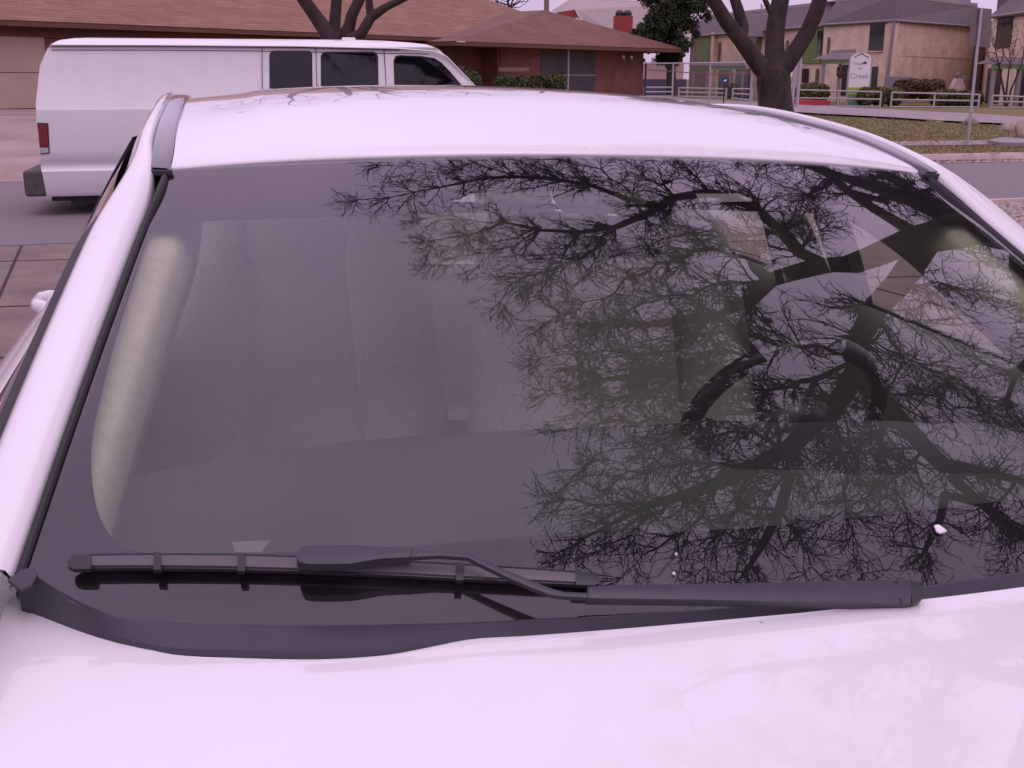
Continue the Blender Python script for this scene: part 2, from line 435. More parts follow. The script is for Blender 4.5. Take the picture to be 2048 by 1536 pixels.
# bottom band: from below the glass edge up to opening bottom (outside the opening width it rises to where the side strips start)
b.grid([[fr(s, foot(s) + k * ((clear_t_bot(s) if abs(s) < smax_b else lt[0]) - foot(s))) for s in np.concatenate([np.linspace(-1, -smax_b, 8), np.linspace(-smax_b + .0005, smax_b - .0005, 61), np.linspace(smax_b, 1, 8)])] for k in np.linspace(0, 1, 8)])
ttop = crom([-1, -smax_t - .0001, -smax_t + .03, -.6, -.3, 0, .3, .6, smax_t - .03, smax_t + .0001, 1], [lt[-1], lt[-1], .858, .868, .874, .876, .874, .868, .858, lt[-1], lt[-1]])
b.grid([[fr(s, 1.0 - k * (1.0 - ttop(s))) for s in sb] for k in np.linspace(0, 1, 6)])
b.build('windshield_border', M['frit'], car, smooth=True)

# profiles swept along the side path --------------------------------------------------
def sweep(prof, w0, w1, n, name, m_, sg, ofs=None, smooth=True, cap=False):
    rows = []
    for w in np.linspace(w0, w1, n):
        p = side_path(w)
        pr = prof(w) if callable(prof) else prof
        rows.append([(sg * (p[0] + o), p[1] + (q[0] if False else 0), p[2] + z) for (o, z) in pr])
    b = MB().grid(rows if sg > 0 else [r[::-1] for r in rows])
    if cap:
        n0 = 0; m = len(rows[0]); b.f.append(tuple(range(m))); b.f.append(tuple(len(b.v) - m + i for i in range(m))[::-1])
    return b.build(name, m_, car, smooth=smooth)
def sst(x, a, b):
    t = min(1, max(0, (x - a) / (b - a))); return t * t * (3 - 2 * t)
def pil_prof(w):
    k = sst(w, .80, 1.15)       # 0 on the windshield, 1 on the roof rail
    wd = .058 * (1 - k) + .024 * k
    a = .014 * (1 - k) + .032 * k
    kb = 1 - sst(w, .0, .3)
    return [(a - .002, -.02), (a - .001, .002), (a + .003, .0085), (a + wd * .23, .0125 - .002 * k), (a + wd * .5, .0120 - .003 * k), (a + wd * .75, .006), (a + wd, -.006), (a + wd + .009, -.020), (a + wd + .013, -.034), (a + wd + .013 + .005 * kb, -.036 - .05 * kb)]
def door_frame_prof(w):
    k = sst(w, .80, 1.15); a = (.020 * (1-k) + .032*k) + (.052 * (1-k) + .024 * k) + .013; q = 1 - .75 * k
    return [(a - .014, -.034), (a + .004 * q, -.036), (a + .016 * q, -.041), (a + .021 * q, -.052), (a + .020 * q, -.068), (a + .012 * q, -.076), (a - .01, -.078)]
def door_paint_prof(w):
    k = min(1, max(0, (w - .95) / .15)); a = (.020 * (1-k) + .032*k) + (.052 * (1-k) + .050 * k) + .022
    return [(a - .012, -.064), (a - .002, -.064), (a + .004, -.070), (a + .006, -.082), (a + .003, -.095), (a - .01, -.10)]
for sg in (-1, 1):
    sweep(pil_prof, -.02, 3.2, 110, 'pillar_and_rail', M['white'], sg)
    sweep([(.002, -.010), (.002, .001), (.005, .003), (.008, .003), (.0105, .0005), (.0115, -.006), (.016, -.012)], 0.0, .985, 60, 'windshield_seal', M['rubber'], sg)
    sweep([(.0, -.012), (.0, .001), (.002, .0045), (.006, .006), (.026, .007), (.030, .0045), (.031, 0), (.031, -.012)], .985, 2.75, 70, 'roof_molding', M['ditch'], sg)
    MB().box((0, 0, 0), (.034, .008, .009)).build('molding_end', M['rubber'], car, bevel=.002).location = (sg * (side_path(.985)[0] + .014), side_path(.985)[1] - .004, side_path(.985)[2] - .0005)
    sweep(door_frame_prof, .02, 2.7, 90, 'window_frame', M['rubber'], sg)
    # inner trim of the A-pillar and roof side
    def trim(w):
        k = min(1, max(0, (w - .95) / .2))
        ko = .03 * (1 - sst(w, 0, .3))
        return [(.08 - ko, -.085), (.05 - ko, -.05), (.02, -.03 + -.015 * k), (-.024, -.032 - .02 * k), (-.034, -.045), (-.038, -.085), (-.03, -.13), (.03 - ko, -.13)]
    sweep(trim, .06, 3.1, 60, 'pillar_trim', M['beige'], sg)

# body sides: belt line down to the sill, whole length
belt = crom([-1.25, -.9, -.4, .1, .45, 1.0, 1.6, 2.2, 2.8, 3.3, 3.75], np.array([(.70, .80), (.77, .88), (.81, .945), (.835, .985), (.852, .998), (.868, 1.008), (.872, 1.020), (.862, 1.028), (.83, 1.03), (.79, 1.01), (.70, .95)]))
def side_row(v):
    u, z = belt(v)
    return [(u - .02, v, z + .002), (u, v, z), (u + .030, v, z - .014), (u + .060, v, z - .042), (u + .084, v, z - .09), (u + .098, v, z - .17), (u + .098, v, z - .30), (u + .085, v, .52), (u + .088, v, .42), (u + .065, v, .30), (u + .03, v, .20)]
wheels_v = (-.42, 2.30)
def side_mesh(sg):
    rows = [side_row(v) for v in np.linspace(-1.25, 3.75, 200)]
    rows = [[tuple(np.array(r[i]) + (np.array(r[i+1]) - np.array(r[i])) * k) for i in range(len(r) - 1) for k in ((0, .5) if i < 5 else (0, .25, .5, .75))] + [r[-1]] for r in rows]
    rows = [[(sg * p[0], p[1], p[2]) for p in r] for r in rows]
    out = MB()
    def snap(p):
        for wv in wheels_v:
            dv_, dz_ = p[1] - wv, p[2] - .33; d = math.hypot(dv_, dz_)
            if .30 < d < .40: return (p[0], wv + dv_ * .37 / d, .33 + dz_ * .37 / d)
        return p
    nr = len(rows[0])
    for i in range(len(rows) - 1):
        for j in range(nr - 1):
            q = [rows[i][j], rows[i][j+1], rows[i+1][j+1], rows[i+1][j]]
            c = np.mean(q, axis=0)
            if any((c[1] - wv) ** 2 + (c[2] - .33) ** 2 < .355 ** 2 for wv in wheels_v): continue
            q = [snap(p) for p in q]
            n0 = len(out.v); out.v.extend(q); out.f.append((n0, n0+1, n0+2, n0+3) if sg > 0 else (n0+3, n0+2, n0+1, n0))
    o = out.build('body_side', M['white'], car, smooth=True)
    me = o.data
    import bmesh
    bm = bmesh.new(); bm.from_mesh(me); bmesh.ops.remove_doubles(bm, verts=bm.verts, dist=1e-5); bm.to_mesh(me); bm.free()
    return o
for sg in (-1, 1):
    side_mesh(sg)
    # belt weatherstrip
    rows = []
    for v in np.linspace(.42, 2.75, 60):
        u, z = belt(v); rows.append([(sg * (u - .030), v, z - .004), (sg * (u - .026), v, z + .012), (sg * (u - .006), v, z + .010), (sg * (u - .002), v, z - .002)])
    MB().grid(rows).build('belt_strip', M['rubber'], car, smooth=True)
    # side windows: front and rear pane between belt and frame
    for (v0, v1) in ((.46, 1.31), (1.42, 2.16)):
        rows = []
        for v in np.linspace(v0, v1, 24):
            u, z = belt(v); p = sp_at_v(v); a = .090
            top = np.array([p[0] + a, v, p[2] - .06]); bot = np.array([u - .018, v, z])
            if v < .46 + .3: pass
            r = []
            for k in np.linspace(0, 1, 9):
                q = bot + (top - bot) * k; q[0] += .012 * 4 * k * (1 - k); r.append((sg * q[0], q[1], q[2]))
            rows.append(r)
        MB().grid(rows).build('side_window', M['sglass'], car, smooth=True)
    # B-pillar
    rows = []
    for k in np.linspace(0, 1, 10):
        u, z = belt(1.365); p = sp_at_v(1.365)
        top = np.array([p[0] + .090, 1.365, p[2] - .06]); bot = np.array([u - .018, 1.365, z]); q = bot + (top - bot) * k; q[0] += .012 * 4 * k * (1 - k) + .003
        rows.append([(sg * q[0], q[1] - .055, q[2]), (sg * (q[0] + .004), q[1], q[2]), (sg * q[0], q[1] + .055, q[2]), (sg * (q[0] - .03), q[1] + .05, q[2]), (sg * (q[0] - .03), q[1] - .05, q[2])])
    MB().grid(rows, close_u=True).build('door_pillar', M['dark'], car)
    rows = []
    for k in np.linspace(-1.1, 1, 16):
        u, z = belt(1.365); p = sp_at_v(1.365)
        top = np.array([p[0] + .035, 1.52, p[2] - .08]); bot = np.array([u - .055, 1.52, z]); q = bot + (top - bot) * k
        q[0] = min(q[0], u - .055)
        rows.append([(sg * (q[0] + .01), q[1] - .13, q[2]), (sg * (q[0] - .022), q[1] - .09, q[2]), (sg * (q[0] - .026), q[1] + .05, q[2]), (sg * (q[0] + .01), q[1] + .10, q[2])])
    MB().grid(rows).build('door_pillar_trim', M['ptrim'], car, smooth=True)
    # seat belt webbing hanging on the pillar
    pb = [(sg * (belt(1.365)[0] - .09 - .10 * k * 0 - .17 * (k ** 1.5)), 1.44, .62 + .66 * k) for k in np.linspace(0, 1, 10)]
    rows = [[(p[0], p[1] - .022, p[2]), (p[0] + .002, p[1] + .022, p[2])] for p in pb]
    MB().grid(rows).build('seat_belt', M['dark'], car, solid=.0015)
    # solid corner behind the rear pane
    for nm_, mt_, dx in (('rear_quarter', M['white'], .004), ('rear_quarter_trim', M['dark'], -.02)):
        rows = []
        for v in np.linspace(2.14, 2.80, 14):
            u, z = belt(v); p = sp_at_v(v); top = np.array([p[0] + .07, v, p[2] - .045]); bot = np.array([u - .016, v, z])
            rows.append([(sg * (q[0] + dx + .012 * 4 * k * (1 - k)), q[1], q[2]) for k in np.linspace(0, 1, 6) for q in (bot + (top - bot) * k,)])
        MB().grid(rows).build(nm_, mt_, car, smooth=True)
    # inner door panel
    rows = []
    for v in np.linspace(.30, 2.6, 40):
        u, z = belt(v)
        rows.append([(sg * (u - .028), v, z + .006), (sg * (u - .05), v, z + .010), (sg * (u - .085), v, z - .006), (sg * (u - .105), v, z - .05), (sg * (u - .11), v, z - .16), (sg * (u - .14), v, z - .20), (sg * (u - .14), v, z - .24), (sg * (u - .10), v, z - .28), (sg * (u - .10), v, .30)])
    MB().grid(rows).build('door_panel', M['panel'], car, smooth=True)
    # door handles
    for hv in (1.15, 2.02):
        u, z = belt(hv); hb = MB(); uu = sg * (u + .078)
        hb.tube([(uu, hv - .10, z - .085), (uu + sg * .028, hv - .085, z - .082), (uu + sg * .042, hv - .04, z - .09), (uu + sg * .044, hv + .04, z - .09), (uu + sg * .028, hv + .09, z - .092), (uu, hv + .10, z - .095)], [.012, .014, .015, .015, .014, .012], n=10, flat=(.7, 1.2))
        hb.build('door_handle', M['white'], car, smooth=True)
    for wv in wheels_v:
        t = MB(); prof = [(.19, -.10), (.29, -.105), (.325, -.085), (.33, 0), (.325, .085), (.29, .105), (.19, .10)]
        wc = cw((0, wv, 0)); zc = .33
        rows = [[(sg * .80 + o, wv + r * math.cos(a), zc + r * math.sin(a)) for r, o in prof] for a in np.linspace(0, 2*math.pi, 40, endpoint=False)]
        MB().grid(rows, close_v=True).build('tyre', M['tyre'], car, smooth=True)
        rim = MB().tube([(sg * .79, wv, zc), (sg * .875, wv, zc)], [.195, .19], n=32)
        for k in range(7):
            a = 2*math.pi*k/7
            rim.tube([(sg * .88, wv + .05 * math.cos(a), zc + .05 * math.sin(a)), (sg * .885, wv + .18 * math.cos(a), zc + .18 * math.sin(a))], [.03, .022], n=6)
        rim.build('wheel_rim', M['alloy'], car)
    # door mirror, outside of the picture
    u, z = belt(.55)
    MB().tube([(sg * (u - .03), .52, z + .03), (sg * (u + .10), .50, z + .045)], [.03, .045], n=12).tube([(sg * (u + .07), .47, z + .05), (sg * (u + .15), .46, z + .06), (sg * (u + .24), .48, z + .06)], [.06, .075, .055], n=14, flat=(.7, 1)).build('door_mirror', M['white'], car, smooth=True)
    # fixed A-pillar foot (white sail between fender and pillar base)
    b = MB(); rows = []
    for v in np.linspace(.02, .50, 16):
        p = side_path(0) if v < .2 else sp_at_v(v); u, z = belt(v)
        k = min(1, max(0, (v - .02) / .16))
        pin = np.array([p[0] + .028 * 1, v, p[2] + .004]) if v >= .2 else np.array([.742, v, z + .004 + (1.0246 - z - .004) * k])
        if v >= .2: pin[2] -= .02
        pout = np.array([u - .012, v, z - .001])
        rows.append([tuple(np.array([sg, 1, 1]) * (pin + (pout - pin) * q + np.array([0, 0, .006 * math.sin(q * math.pi)]))) for q in np.linspace(0, 1, 6)])
    b.grid(rows).build('pillar_foot', M['white'], car, smooth=True)
# body tail and nose
rows = []
for k in np.linspace(-1, 1, 33):
    u, z = belt(3.75); uu = (u + .085) * k
    bulge = .10 * (1 - k ** 2)
    r = [(uu, 3.75 + bulge, .22), (uu, 3.78 + bulge, .45), (uu, 3.76 + bulge, .7), ((u + .02) * k, 3.74 + bulge, .88), (u * k, 3.72 + bulge * .8, z + .03 * (1 - k * k))]
    for v in (3.6, 3.4, 3.2, 3.0, 2.9): r.append(((belt(v)[0] - .005) * k, v + bulge * (v - 2.9) * .8, belt(v)[1] - .002 + .035 * (1 - k ** 4)))
    rows.append(r)
MB().grid(rows).build('trunk_lid', M['white'], car, smooth=True)
rows = []
for k in np.linspace(-1, 1, 33):
    u, z = belt(-1.25); uu = (u + .085) * k; bulge = .14 * (1 - k ** 2)
    rows.append([(uu, -1.25 - bulge, .20), (uu, -1.30 - bulge, .45), (uu, -1.28 - bulge, .62), (uu * .98, -1.22 - bulge, .74), (uu * .94, -1.12 - bulge * .9, .80)])
MB().grid(rows).build('front_bumper', M['white'], car, smooth=True)
# rear window and shelf
rows = [[(s * (.60 + .05 * k), 2.46 + (2.98 - 2.46) * k + .05 * (1 - s * s), 1.372 - .012 * s * s + (1.035 - 1.372) * k + .03 * 4 * k * (1 - k)) for s in np.linspace(-1, 1, 21)] for k in np.linspace(0, 1, 12)]
MB().grid(rows).build('rear_window', M['sglass'], car, smooth=True)
MB().box((0, 2.76, .93), (1.30, .62, .03)).build('parcel_shelf', M['beige'], car)

# hood --------------------------------------------------------------------------------
HE = [(-10, 1172), (40, 1190), (95, 1211), (150, 1234), (230, 1268), (290, 1291), (340, 1303), (395, 1308), (450, 1310), (700, 1311), (780, 1304), (860, 1289), (930, 1275), (1050, 1267), (1200, 1256), (1400, 1239), (1600, 1221)]
def hood_z(u, v): return .989 - .030 * (abs(u) / .74) ** 2.2 + .085 * v - .07 * v * v * (1 if v < 0 else 0)
def on_hood(x, y):
    d = CM.T @ ray(x, y); z = .985
    for _ in range(12):
        k = (z - _o[2]) / d[2]; p = _o + k * d; z = hood_z(p[0], p[1])
    return p
hp = [on_hood(x, y) for x, y in HE]
hu = np.array([p[0] for p in hp]); hv_ = np.array([p[1] for p in hp])
hedge = crom(list(hu) , list(hv_))
def hood_rear(u): return hedge(-abs(u))
HW = 0.742
us = np.linspace(-HW, HW, 121)
rows = []
for k in [0, 0.0, .0025, .006, .03] + list(np.linspace(.06, 1, 30)):
    r = []
    for u in us:
        v1 = hood_rear(u); vn = -1.16 - .12 * (1 - (u / HW) ** 2)
        v = v1 + (vn - v1) * k; w = (1 - .06 * k * k)
        r.append(np.array([u * w, v, hood_z(u, v)]))
    rows.append(r)
rows[0] = [p + np.array([0, -.004, -.022]) for p in rows[0]]
rows[1] = [p + np.array([0, 0, -.004]) for p in rows[1]]
rows[2] = [p + np.array([0, 0, -.0005]) for p in rows[2]]
MB().grid(rows).build('hood', M['white'], car, auto=40)
# fender tops beside the hood
for sg in (-1, 1):
    rows = []
    for v in np.linspace(.36, -1.2, 44):
        u, z = belt(v); w = 1 - .06 * max(0, ((.2 - v) / 1.36)) ** 2; ui = HW * w + .004 if v < .225 else .725
        zi = hood_z(HW, v)
        rows.append([(sg * ui, v, zi - .02), (sg * ui, v, zi - .001), (sg * (ui + (u - ui) * .35), v, zi + (z - zi) * .45 + .004), (sg * (ui + (u - ui) * .7), v, zi + (z - zi) * .75 + .003), (sg * u, v, z)])
    MB().grid(rows if sg < 0 else [r[::-1] for r in rows]).build('fender', M['white'], car, smooth=True)
# dark engine bay floor under the gaps
MB().box((0, -.45, .80), (1.42, 1.2, .02)).build('engine_bay', M['dark'], car)

# cowl panel between glass and hood ---------------------------------------------------
def cowl_rows():
    rows = []
    for u in np.linspace(-.724, .724, 141):
        a = abs(u); sgl = max(-1, min(1, u / .7143))
        # rear edge sits on the glass, its line follows the glass foot
        tg = float(np.interp(a, cg_u, cg_t))
        pg = WS(sgl, tg) + .0035 * WSn(sgl, tg); pg[0] = u
        v1 = hood_rear(max(-HW, min(HW, u))) ; zh = hood_z(u, v1)
        ph = np.array([u, v1 - .02, zh - .012])
        r = [pg + np.array([0, .0, -.006]), pg, pg + (ph - pg) * .06 + np.array([0, 0, .0008])]
        for k in (.3, .5): r.append(pg + (ph - pg) * k + np.array([0, 0, .001]))
        r.append(pg + (ph - pg) * .56 + np.array([0, 0, -.004])); r.append(pg + (ph - pg) * .8 + np.array([0, 0, -.006])); r.append(ph)
        rows.append(r)
    return rows
MB().grid(cowl_rows()).build('cowl', M['cowl'], car, auto=14)
# cowl end cap at the foot of the pillar
for sg in (-1, 1):
    poly = [hit(x, y, .008) for x, y in ((14, 1158), (40, 1140), (66, 1130), (76, 1146), (66, 1166), (40, 1178))]
    poly = [(p[0] * -sg, p[1], p[2]) for p in poly]
    MB().extrude(poly, (0, -.0005, -.004)).build('cowl_end', M['cowl'], car, bevel=.0015)

for sg in (-1, 1):
    P_ = []
    for x, y, zz in ((-60, 1136, 1.020), (0, 1143, 1.020), (15, 1155, 1.012), (29, 1174, .995), (39, 1190, .981), (36, 1197, .979), (-60, 1236, .966)):
        d = CM.T @ ray(x, y); k = (zz - _o[2]) / d[2]; p = _o + k * d; P_.append((p[0] * -sg, p[1], p[2]))
    MB().extrude(P_, (0, 0, -.004)).build('fender_corner', M['white'], car)
# wipers ------------------------------------------------------------------------------
def hpath(px, h): return [hit(x, y, hh) for (x, y), hh in zip(px, h if hasattr(h, '__len__') else [h] * len(px))]
def band(top, bot, h, thick, name, m_, parent=car, bev=.001):
    """a solid strip whose upper outline runs along pixel rows top / bot at height h over the glass"""
    n = len(top); hh = h if hasattr(h, '__len__') else [h] * n
    A = hpath(top, hh); B = hpath(bot, hh)
    rows = []
    for a, c in zip(A, B):
        s_, t_ = (a + c) / 2, None
        nn = WSn(0.0, .2)
        rows.append([a, (a + c) / 2 + nn * thick * .12, c, c - nn * thick, a - nn * thick])
    b = MB().grid(rows, close_u=True); m = 5
    b.f.append(tuple(range(m))); b.f.append(tuple(len(b.v) - m + i for i in range(m))[::-1])
    return b.build(name, m_, parent, auto=35)
wp = bpy.data.objects.new('wiper', None); SC.collection.objects.link(wp); wp.parent = car
# blade: metal-look spoiler strip, rubber under it, end caps and clips
BT = [(140, 1111), (200, 1108), (300, 1107.5), (450, 1108), (620, 1113), (800, 1121), (950, 1130), (1100, 1139), (1195, 1147)]
BB = [(140, 1137), (200, 1136), (300, 1136), (450, 1138), (620, 1143), (800, 1151), (950, 1159), (1100, 1167), (1195, 1171)]
def mix(A, B, k): return [(a[0] + (c[0] - a[0]) * k, a[1] + (c[1] - a[1]) * k) for a, c in zip(A, B)]
def seg(x0, x1, k0, k1, n=5):
    xs = [p[0] for p in BT]; T_ = []; B_ = []
    for x in np.linspace(x0, x1, n):
        yt = np.interp(x, xs, [p[1] for p in BT]); yb = np.interp(x, xs, [p[1] for p in BB])
        T_.append((x, yt + (yb - yt) * k0)); B_.append((x, yt + (yb - yt) * k1))
    return T_, B_
band(seg(176, 1160, 0, .78, 12)[0], seg(176, 1160, 0, .78, 12)[1], .016, .004, 'blade_spoiler', M['wiper_strip'], wp)
band(*seg(176, 1160, .8, 1, 12), .013, .004, 'blade_frame', M['wiper'], wp)
band(*seg(176, 1160, -.06, .05, 12), .0165, .006, 'blade_edge', M['wiper'], wp)
band(*seg(160, 1175, .55, .9, 12), .010, .0085, 'blade_rubber', M['rubber'], wp)
for x0, x1, k0, k1, nm in ((136, 182, .0, 1.05, 'blade_cap'), (1152, 1199, -.05, 1.0, 'blade_cap'), (307, 322, -.12, 1.1, 'blade_clip'), (475, 490, -.12, 1.1, 'blade_clip'), (912, 927, -.12, 1.1, 'blade_clip')):
    T_, B_ = seg(x0, x1, k0, k1)
    if nm == 'blade_cap':
        e = 0 if x0 < 500 else -1
        ym = (T_[e][1] + B_[e][1]) / 2; T_[e] = (T_[e][0], ym - 6); B_[e] = (B_[e][0], ym + 8)
    band(T_, B_, .0175, .006, nm, M['wiper'], wp)
# arm
band([(594, 1104), (600, 1095), (612, 1091), (640, 1090), (700, 1090), (760, 1094), (822, 1097)],
     [(594, 1116), (600, 1124), (612, 1127), (640, 1128), (700, 1127), (760, 1117), (822, 1114)], .034, .012, 'arm_head', M['cowl'], wp)
band([(820, 1097), (880, 1103), (935, 1108), (965, 1119), (1010, 1139), (1060, 1160), (1100, 1176), (1130, 1184), (1180, 1186)],
     [(820, 1114), (880, 1111), (935, 1115), (965, 1130), (1010, 1152), (1060, 1174), (1100, 1189), (1130, 1193), (1180, 1195)],
     [.034, .034, .034, .034, .034, .034, .034, .034, .034], .006, 'arm_bar', M['cowl'], wp)
band([(1176, 1173), (1250, 1170), (1400, 1168), (1600, 1164), (1800, 1160), (1822, 1161)], [(1176, 1196), (1250, 1197), (1400, 1199), (1600, 1204), (1800, 1207), (1822, 1207)], [.034, .034, .032, .03, .03, .03], .012, 'arm_base', M['cowl'], wp)
band([(1821, 1162), (1832, 1163), (1842, 1168), (1847, 1174)], [(1824, 1206), (1834, 1204), (1844, 1199), (1849, 1193)], .030, .010, 'arm_cap', M['wiper'], wp)
band([(1790, 1161), (1796, 1161)], [(1800, 1206), (1806, 1206)], .0306, .001, 'arm_groove', M['rubber'], wp)
band([(820, 1096.5), (824, 1097)], [(820, 1115), (824, 1115)], .0346, .001, 'arm_groove', M['rubber'], wp)
band([(1175, 1173), (1178, 1173)], [(1175, 1196), (1178, 1196)], .0346, .001, 'arm_groove', M['rubber'], wp)
band([(614, 1100), (622, 1100)], [(614, 1107), (619, 1107)], .0346, .001, 'arm_notch', M['rubber'], wp)
# specks and leaf bits lying on glass and cowl
for (x, y, r) in ((1352, 1109, 2.6), (1348, 1148, 3.4), (1389, 1226, 3.6)):
    MB().extrude([hit(x - r, y, .002), hit(x, y - r * .6, .002), hit(x + r, y + 1, .002), hit(x - 1, y + r * .6, .002)], (0, 0, .0015)).build('leaf_fleck', M['bird'], car)
MB().extrude([hit(1868, 1054, .003), hit(1877, 1052, .003), hit(1893, 1064, .003), hit(1880, 1068, .003), hit(1872, 1064, .003)], (0, 0, .002)).build('paper_scrap', M['bird'], car)
# faint stickers at the foot of the glass and a tag at its top
M['sticker'] = mat('sticker', (.20, .20, .21), rough=.6)
M['sensor'] = mat('sensor_tag', (.42, .44, .36), rough=.5, var=.3, vs=60)
def patch(px, h, m_, name): MB().extrude([hit(x, y, h) for x, y in px], (0, 0, -.001)).build(name, m_, car)
patch([(464, 1084), (470, 1104), (524, 1104), (541, 1080)], -.006, M['sticker'], 'sticker')

# ------------------------------------------------------------------ interior
DZ = .95
de = [(u, v) for u, v in ((-.70, .62), (-.638, .668), (-.5, .72), (-.35, .755), (-.242, .767), (-.05, .765), (.10, .76), (.20, .755), (.32, .70), (.5, .69), (.66, .68), (.70, .66))]
du = [p[0] for p in de]; dv = [p[1] for p in de]
rows = []
for u in np.linspace(-.69, .69, 60):
    ve = float(np.interp(u, du, dv)); v0 = .11 + .145 * (u / .71) ** 2
    hump = .010 * math.exp(-((u - .37) / .17) ** 4)
    r = []
    for k in np.linspace(0, 1, 18):
        r.append((u, v0 + (ve - v0) * k, .965 - .012 * k + .002 * math.sin(k * 9) + hump * min(1, max(0, (k - .45) / .25))))
    r += [(u, ve + .015, .940 + hump * .7), (u, ve + .02, .90 + hump * .3), (u, ve - .05, .70), (u, ve - .10, .50)]
    rows.append(r)
MB().grid(rows).build('dashboard', M['dash'], car, smooth=True)
MB().box((0, 1.6, .22), (1.42, 3.0, .04)).build('cabin_floor', M['seatc'], car)
MB().box((0, 1.25, .48), (.24, 1.3, .30)).build('centre_console', M['panel'], car, bevel=.03)
rows = []
for u in np.linspace(.14, .60, 24):
    q = (u - .37) / .23; ve = float(np.interp(u, du, dv)); k = 1 - abs(q) ** 4
    rows.append([(u, ve - .26, .952 + .004 * k), (u, ve - .20, .955 + .016 * k), (u, ve - .12, .955 + .024 * k), (u, ve - .05, .952 + .026 * k), (u, ve - .02, .948 + .022 * k), (u, ve - .03, .91), (u, ve - .05, .84)])
MB().grid(rows).build('instrument_hood', M['dark'], car, smooth=True)
# defroster vent slots along the dash front
MB().box((-.30, .30, .9705), (.50, .03, .006)).build('defroster_vent', M['dark'], car, bevel=.002)
MB().box((.36, .30, .9705), (.44, .03, .006)).build('defroster_vent', M['dark'], car, bevel=.002)
def seat(uc, vc, name='seat_back', head=True, lean=.26):
    # cushion
    rows = []
    W2 = .26
    for k in np.linspace(0, 1, 14):
        v = vc - .52 + .52 * k
        rows.append([(uc + q * W2, v, .60 + .035 * math.sin(min(1, k * 3) * 1.57) + (.035 if abs(q) > .72 else 0) * (1 - abs(abs(q) - .86) / .16) - .10 * (max(0, abs(q) - .9) / .1) - .03 * k) for q in np.linspace(-1, 1, 25)])
    MB().grid(rows).build('seat_cushion', M['cushion'], car, smooth=True, solid=.12)
    rows = []
    for k in np.linspace(0, 1, 22):
        zz = .50 + .64 * k; w = W2 * (1.0 - .16 * max(0, (k - .35) / .65) ** 2 * 1.0 + (.03 if k < .35 else 0))
        if k > .93: w *= 1 - (k - .93) * 2.2
        r = []
        for q in np.linspace(-1, 1, 29):
            bol = .055 * math.exp(-((abs(q) - .84) / .12) ** 2) * (1 if k < .8 else (1 - (k - .8) / .2 * .8)) - .05 * max(0, abs(q) - .93) / .07
            r.append((uc + q * w, vc + lean * k * .75 - bol - .02 * math.sin(k * math.pi), zz))
        rows.append(r)
    MB().grid(rows).build(name, M['seat'], car, smooth=True, solid=-.10)
    rows = []
    for k in np.linspace(.12, .86, 16):
        zz = .50 + .64 * k
        rows.append([(uc + q * W2 * .62, vc + lean * k * .75 - .006 - .02 * math.sin(k * math.pi), zz) for q in np.linspace(-1, 1, 9)])
    MB().grid(rows).build('seat_insert', M['seatc'], car, smooth=True)
    if head:
        hb = MB(); vv = vc + lean * .80
        rows = []
        for k in np.linspace(0, 1, 12):
            zz = 1.175 + .17 * k; w = .125 * (1 - .25 * (2 * k - 1) ** 4)
            th = .045 * (1 - .6 * (2 * k - 1) ** 4)
            rows.append([(uc + w * math.copysign(abs(math.cos(a)) ** .5, math.cos(a)), vv + .02 + .02 * k + th * math.copysign(abs(math.sin(a)) ** .8, math.sin(a)), zz) for a in np.linspace(0, 2*math.pi, 24, endpoint=False)])
        hb.grid(rows, close_u=True); hb.f.append(tuple(range(24))[::-1]); hb.f.append(tuple(len(hb.v) - 24 + i for i in range(24)))
        hb.build('headrest', M['seat'], car, smooth=True)
        for q in (-.05, .05): MB().tube([(uc + q, vv + .015, 1.10), (uc + q, vv + .02, 1.2)], .006, n=6).build('headrest_post', M['alloy'], car)
seat(-.37, 1.76); seat(.37, 1.56)
# rear bench
rows = [[(q * .62, 2.46 + .18 * k - .02 * math.cos(q * 9), .50 + .56 * k) for q in np.linspace(-1, 1, 41)] for k in np.linspace(0, 1, 12)]
MB().grid(rows).build('rear_seat_back', M['seat'], car, smooth=True, solid=-.08)
MB().box((0, 2.24, .46), (1.24, .44, .14)).build('rear_seat_cushion', M['seat'], car, bevel=.04)
for uc in (-.36, .36): MB().box((uc, 2.64, 1.11), (.25, .09, .15)).build('rear_headrest', M['seat'], car, bevel=.035)
# steering wheel
st = bpy.data.objects.new('steering_wheel', None); SC.collection.objects.link(st); st.parent = car
cen = np.array([.400, .84, .915]); ax = np.array([0, .90, .42]); ax /= np.linalg.norm(ax); e1 = np.array([1., 0, 0]); e2 = np.cross(ax, e1) * -1
if e2[2] < 0: e2 = -e2
def swp(a, r, d=0): return cen + r * (math.cos(a) * e1 + math.sin(a) * e2) + d * ax
MB().tube([swp(a, .176) for a in np.linspace(0, 2*math.pi, 65)], .0165, n=12, cap=False).build('steering_rim', M['wheelrim'], st, smooth=True)
sp_ = MB()
for a in (math.radians(8), math.radians(172), math.radians(262), math.radians(278)):
    sp_.tube([swp(a, .05, -.03), swp(a, .11, -.022), swp(a, .174, 0)], [.022, .016, .012], n=8, flat=(1.2, .6))
sp_.build('steering_spoke', M['wheelrim'], st, smooth=True)
MB().tube([swp(0, 0, -.06), swp(0, 0, -.03), swp(0, 0, -.012), swp(0, 0, .0)], [.06, .085, .075, .03], n=24).build('steering_hub', M['wheelrim'], st, smooth=True)
MB().tube([swp(0, 0, -.05), swp(0, 0, -.30)], .045, n=14).build('steering_column', M['dark'], st, smooth=True)
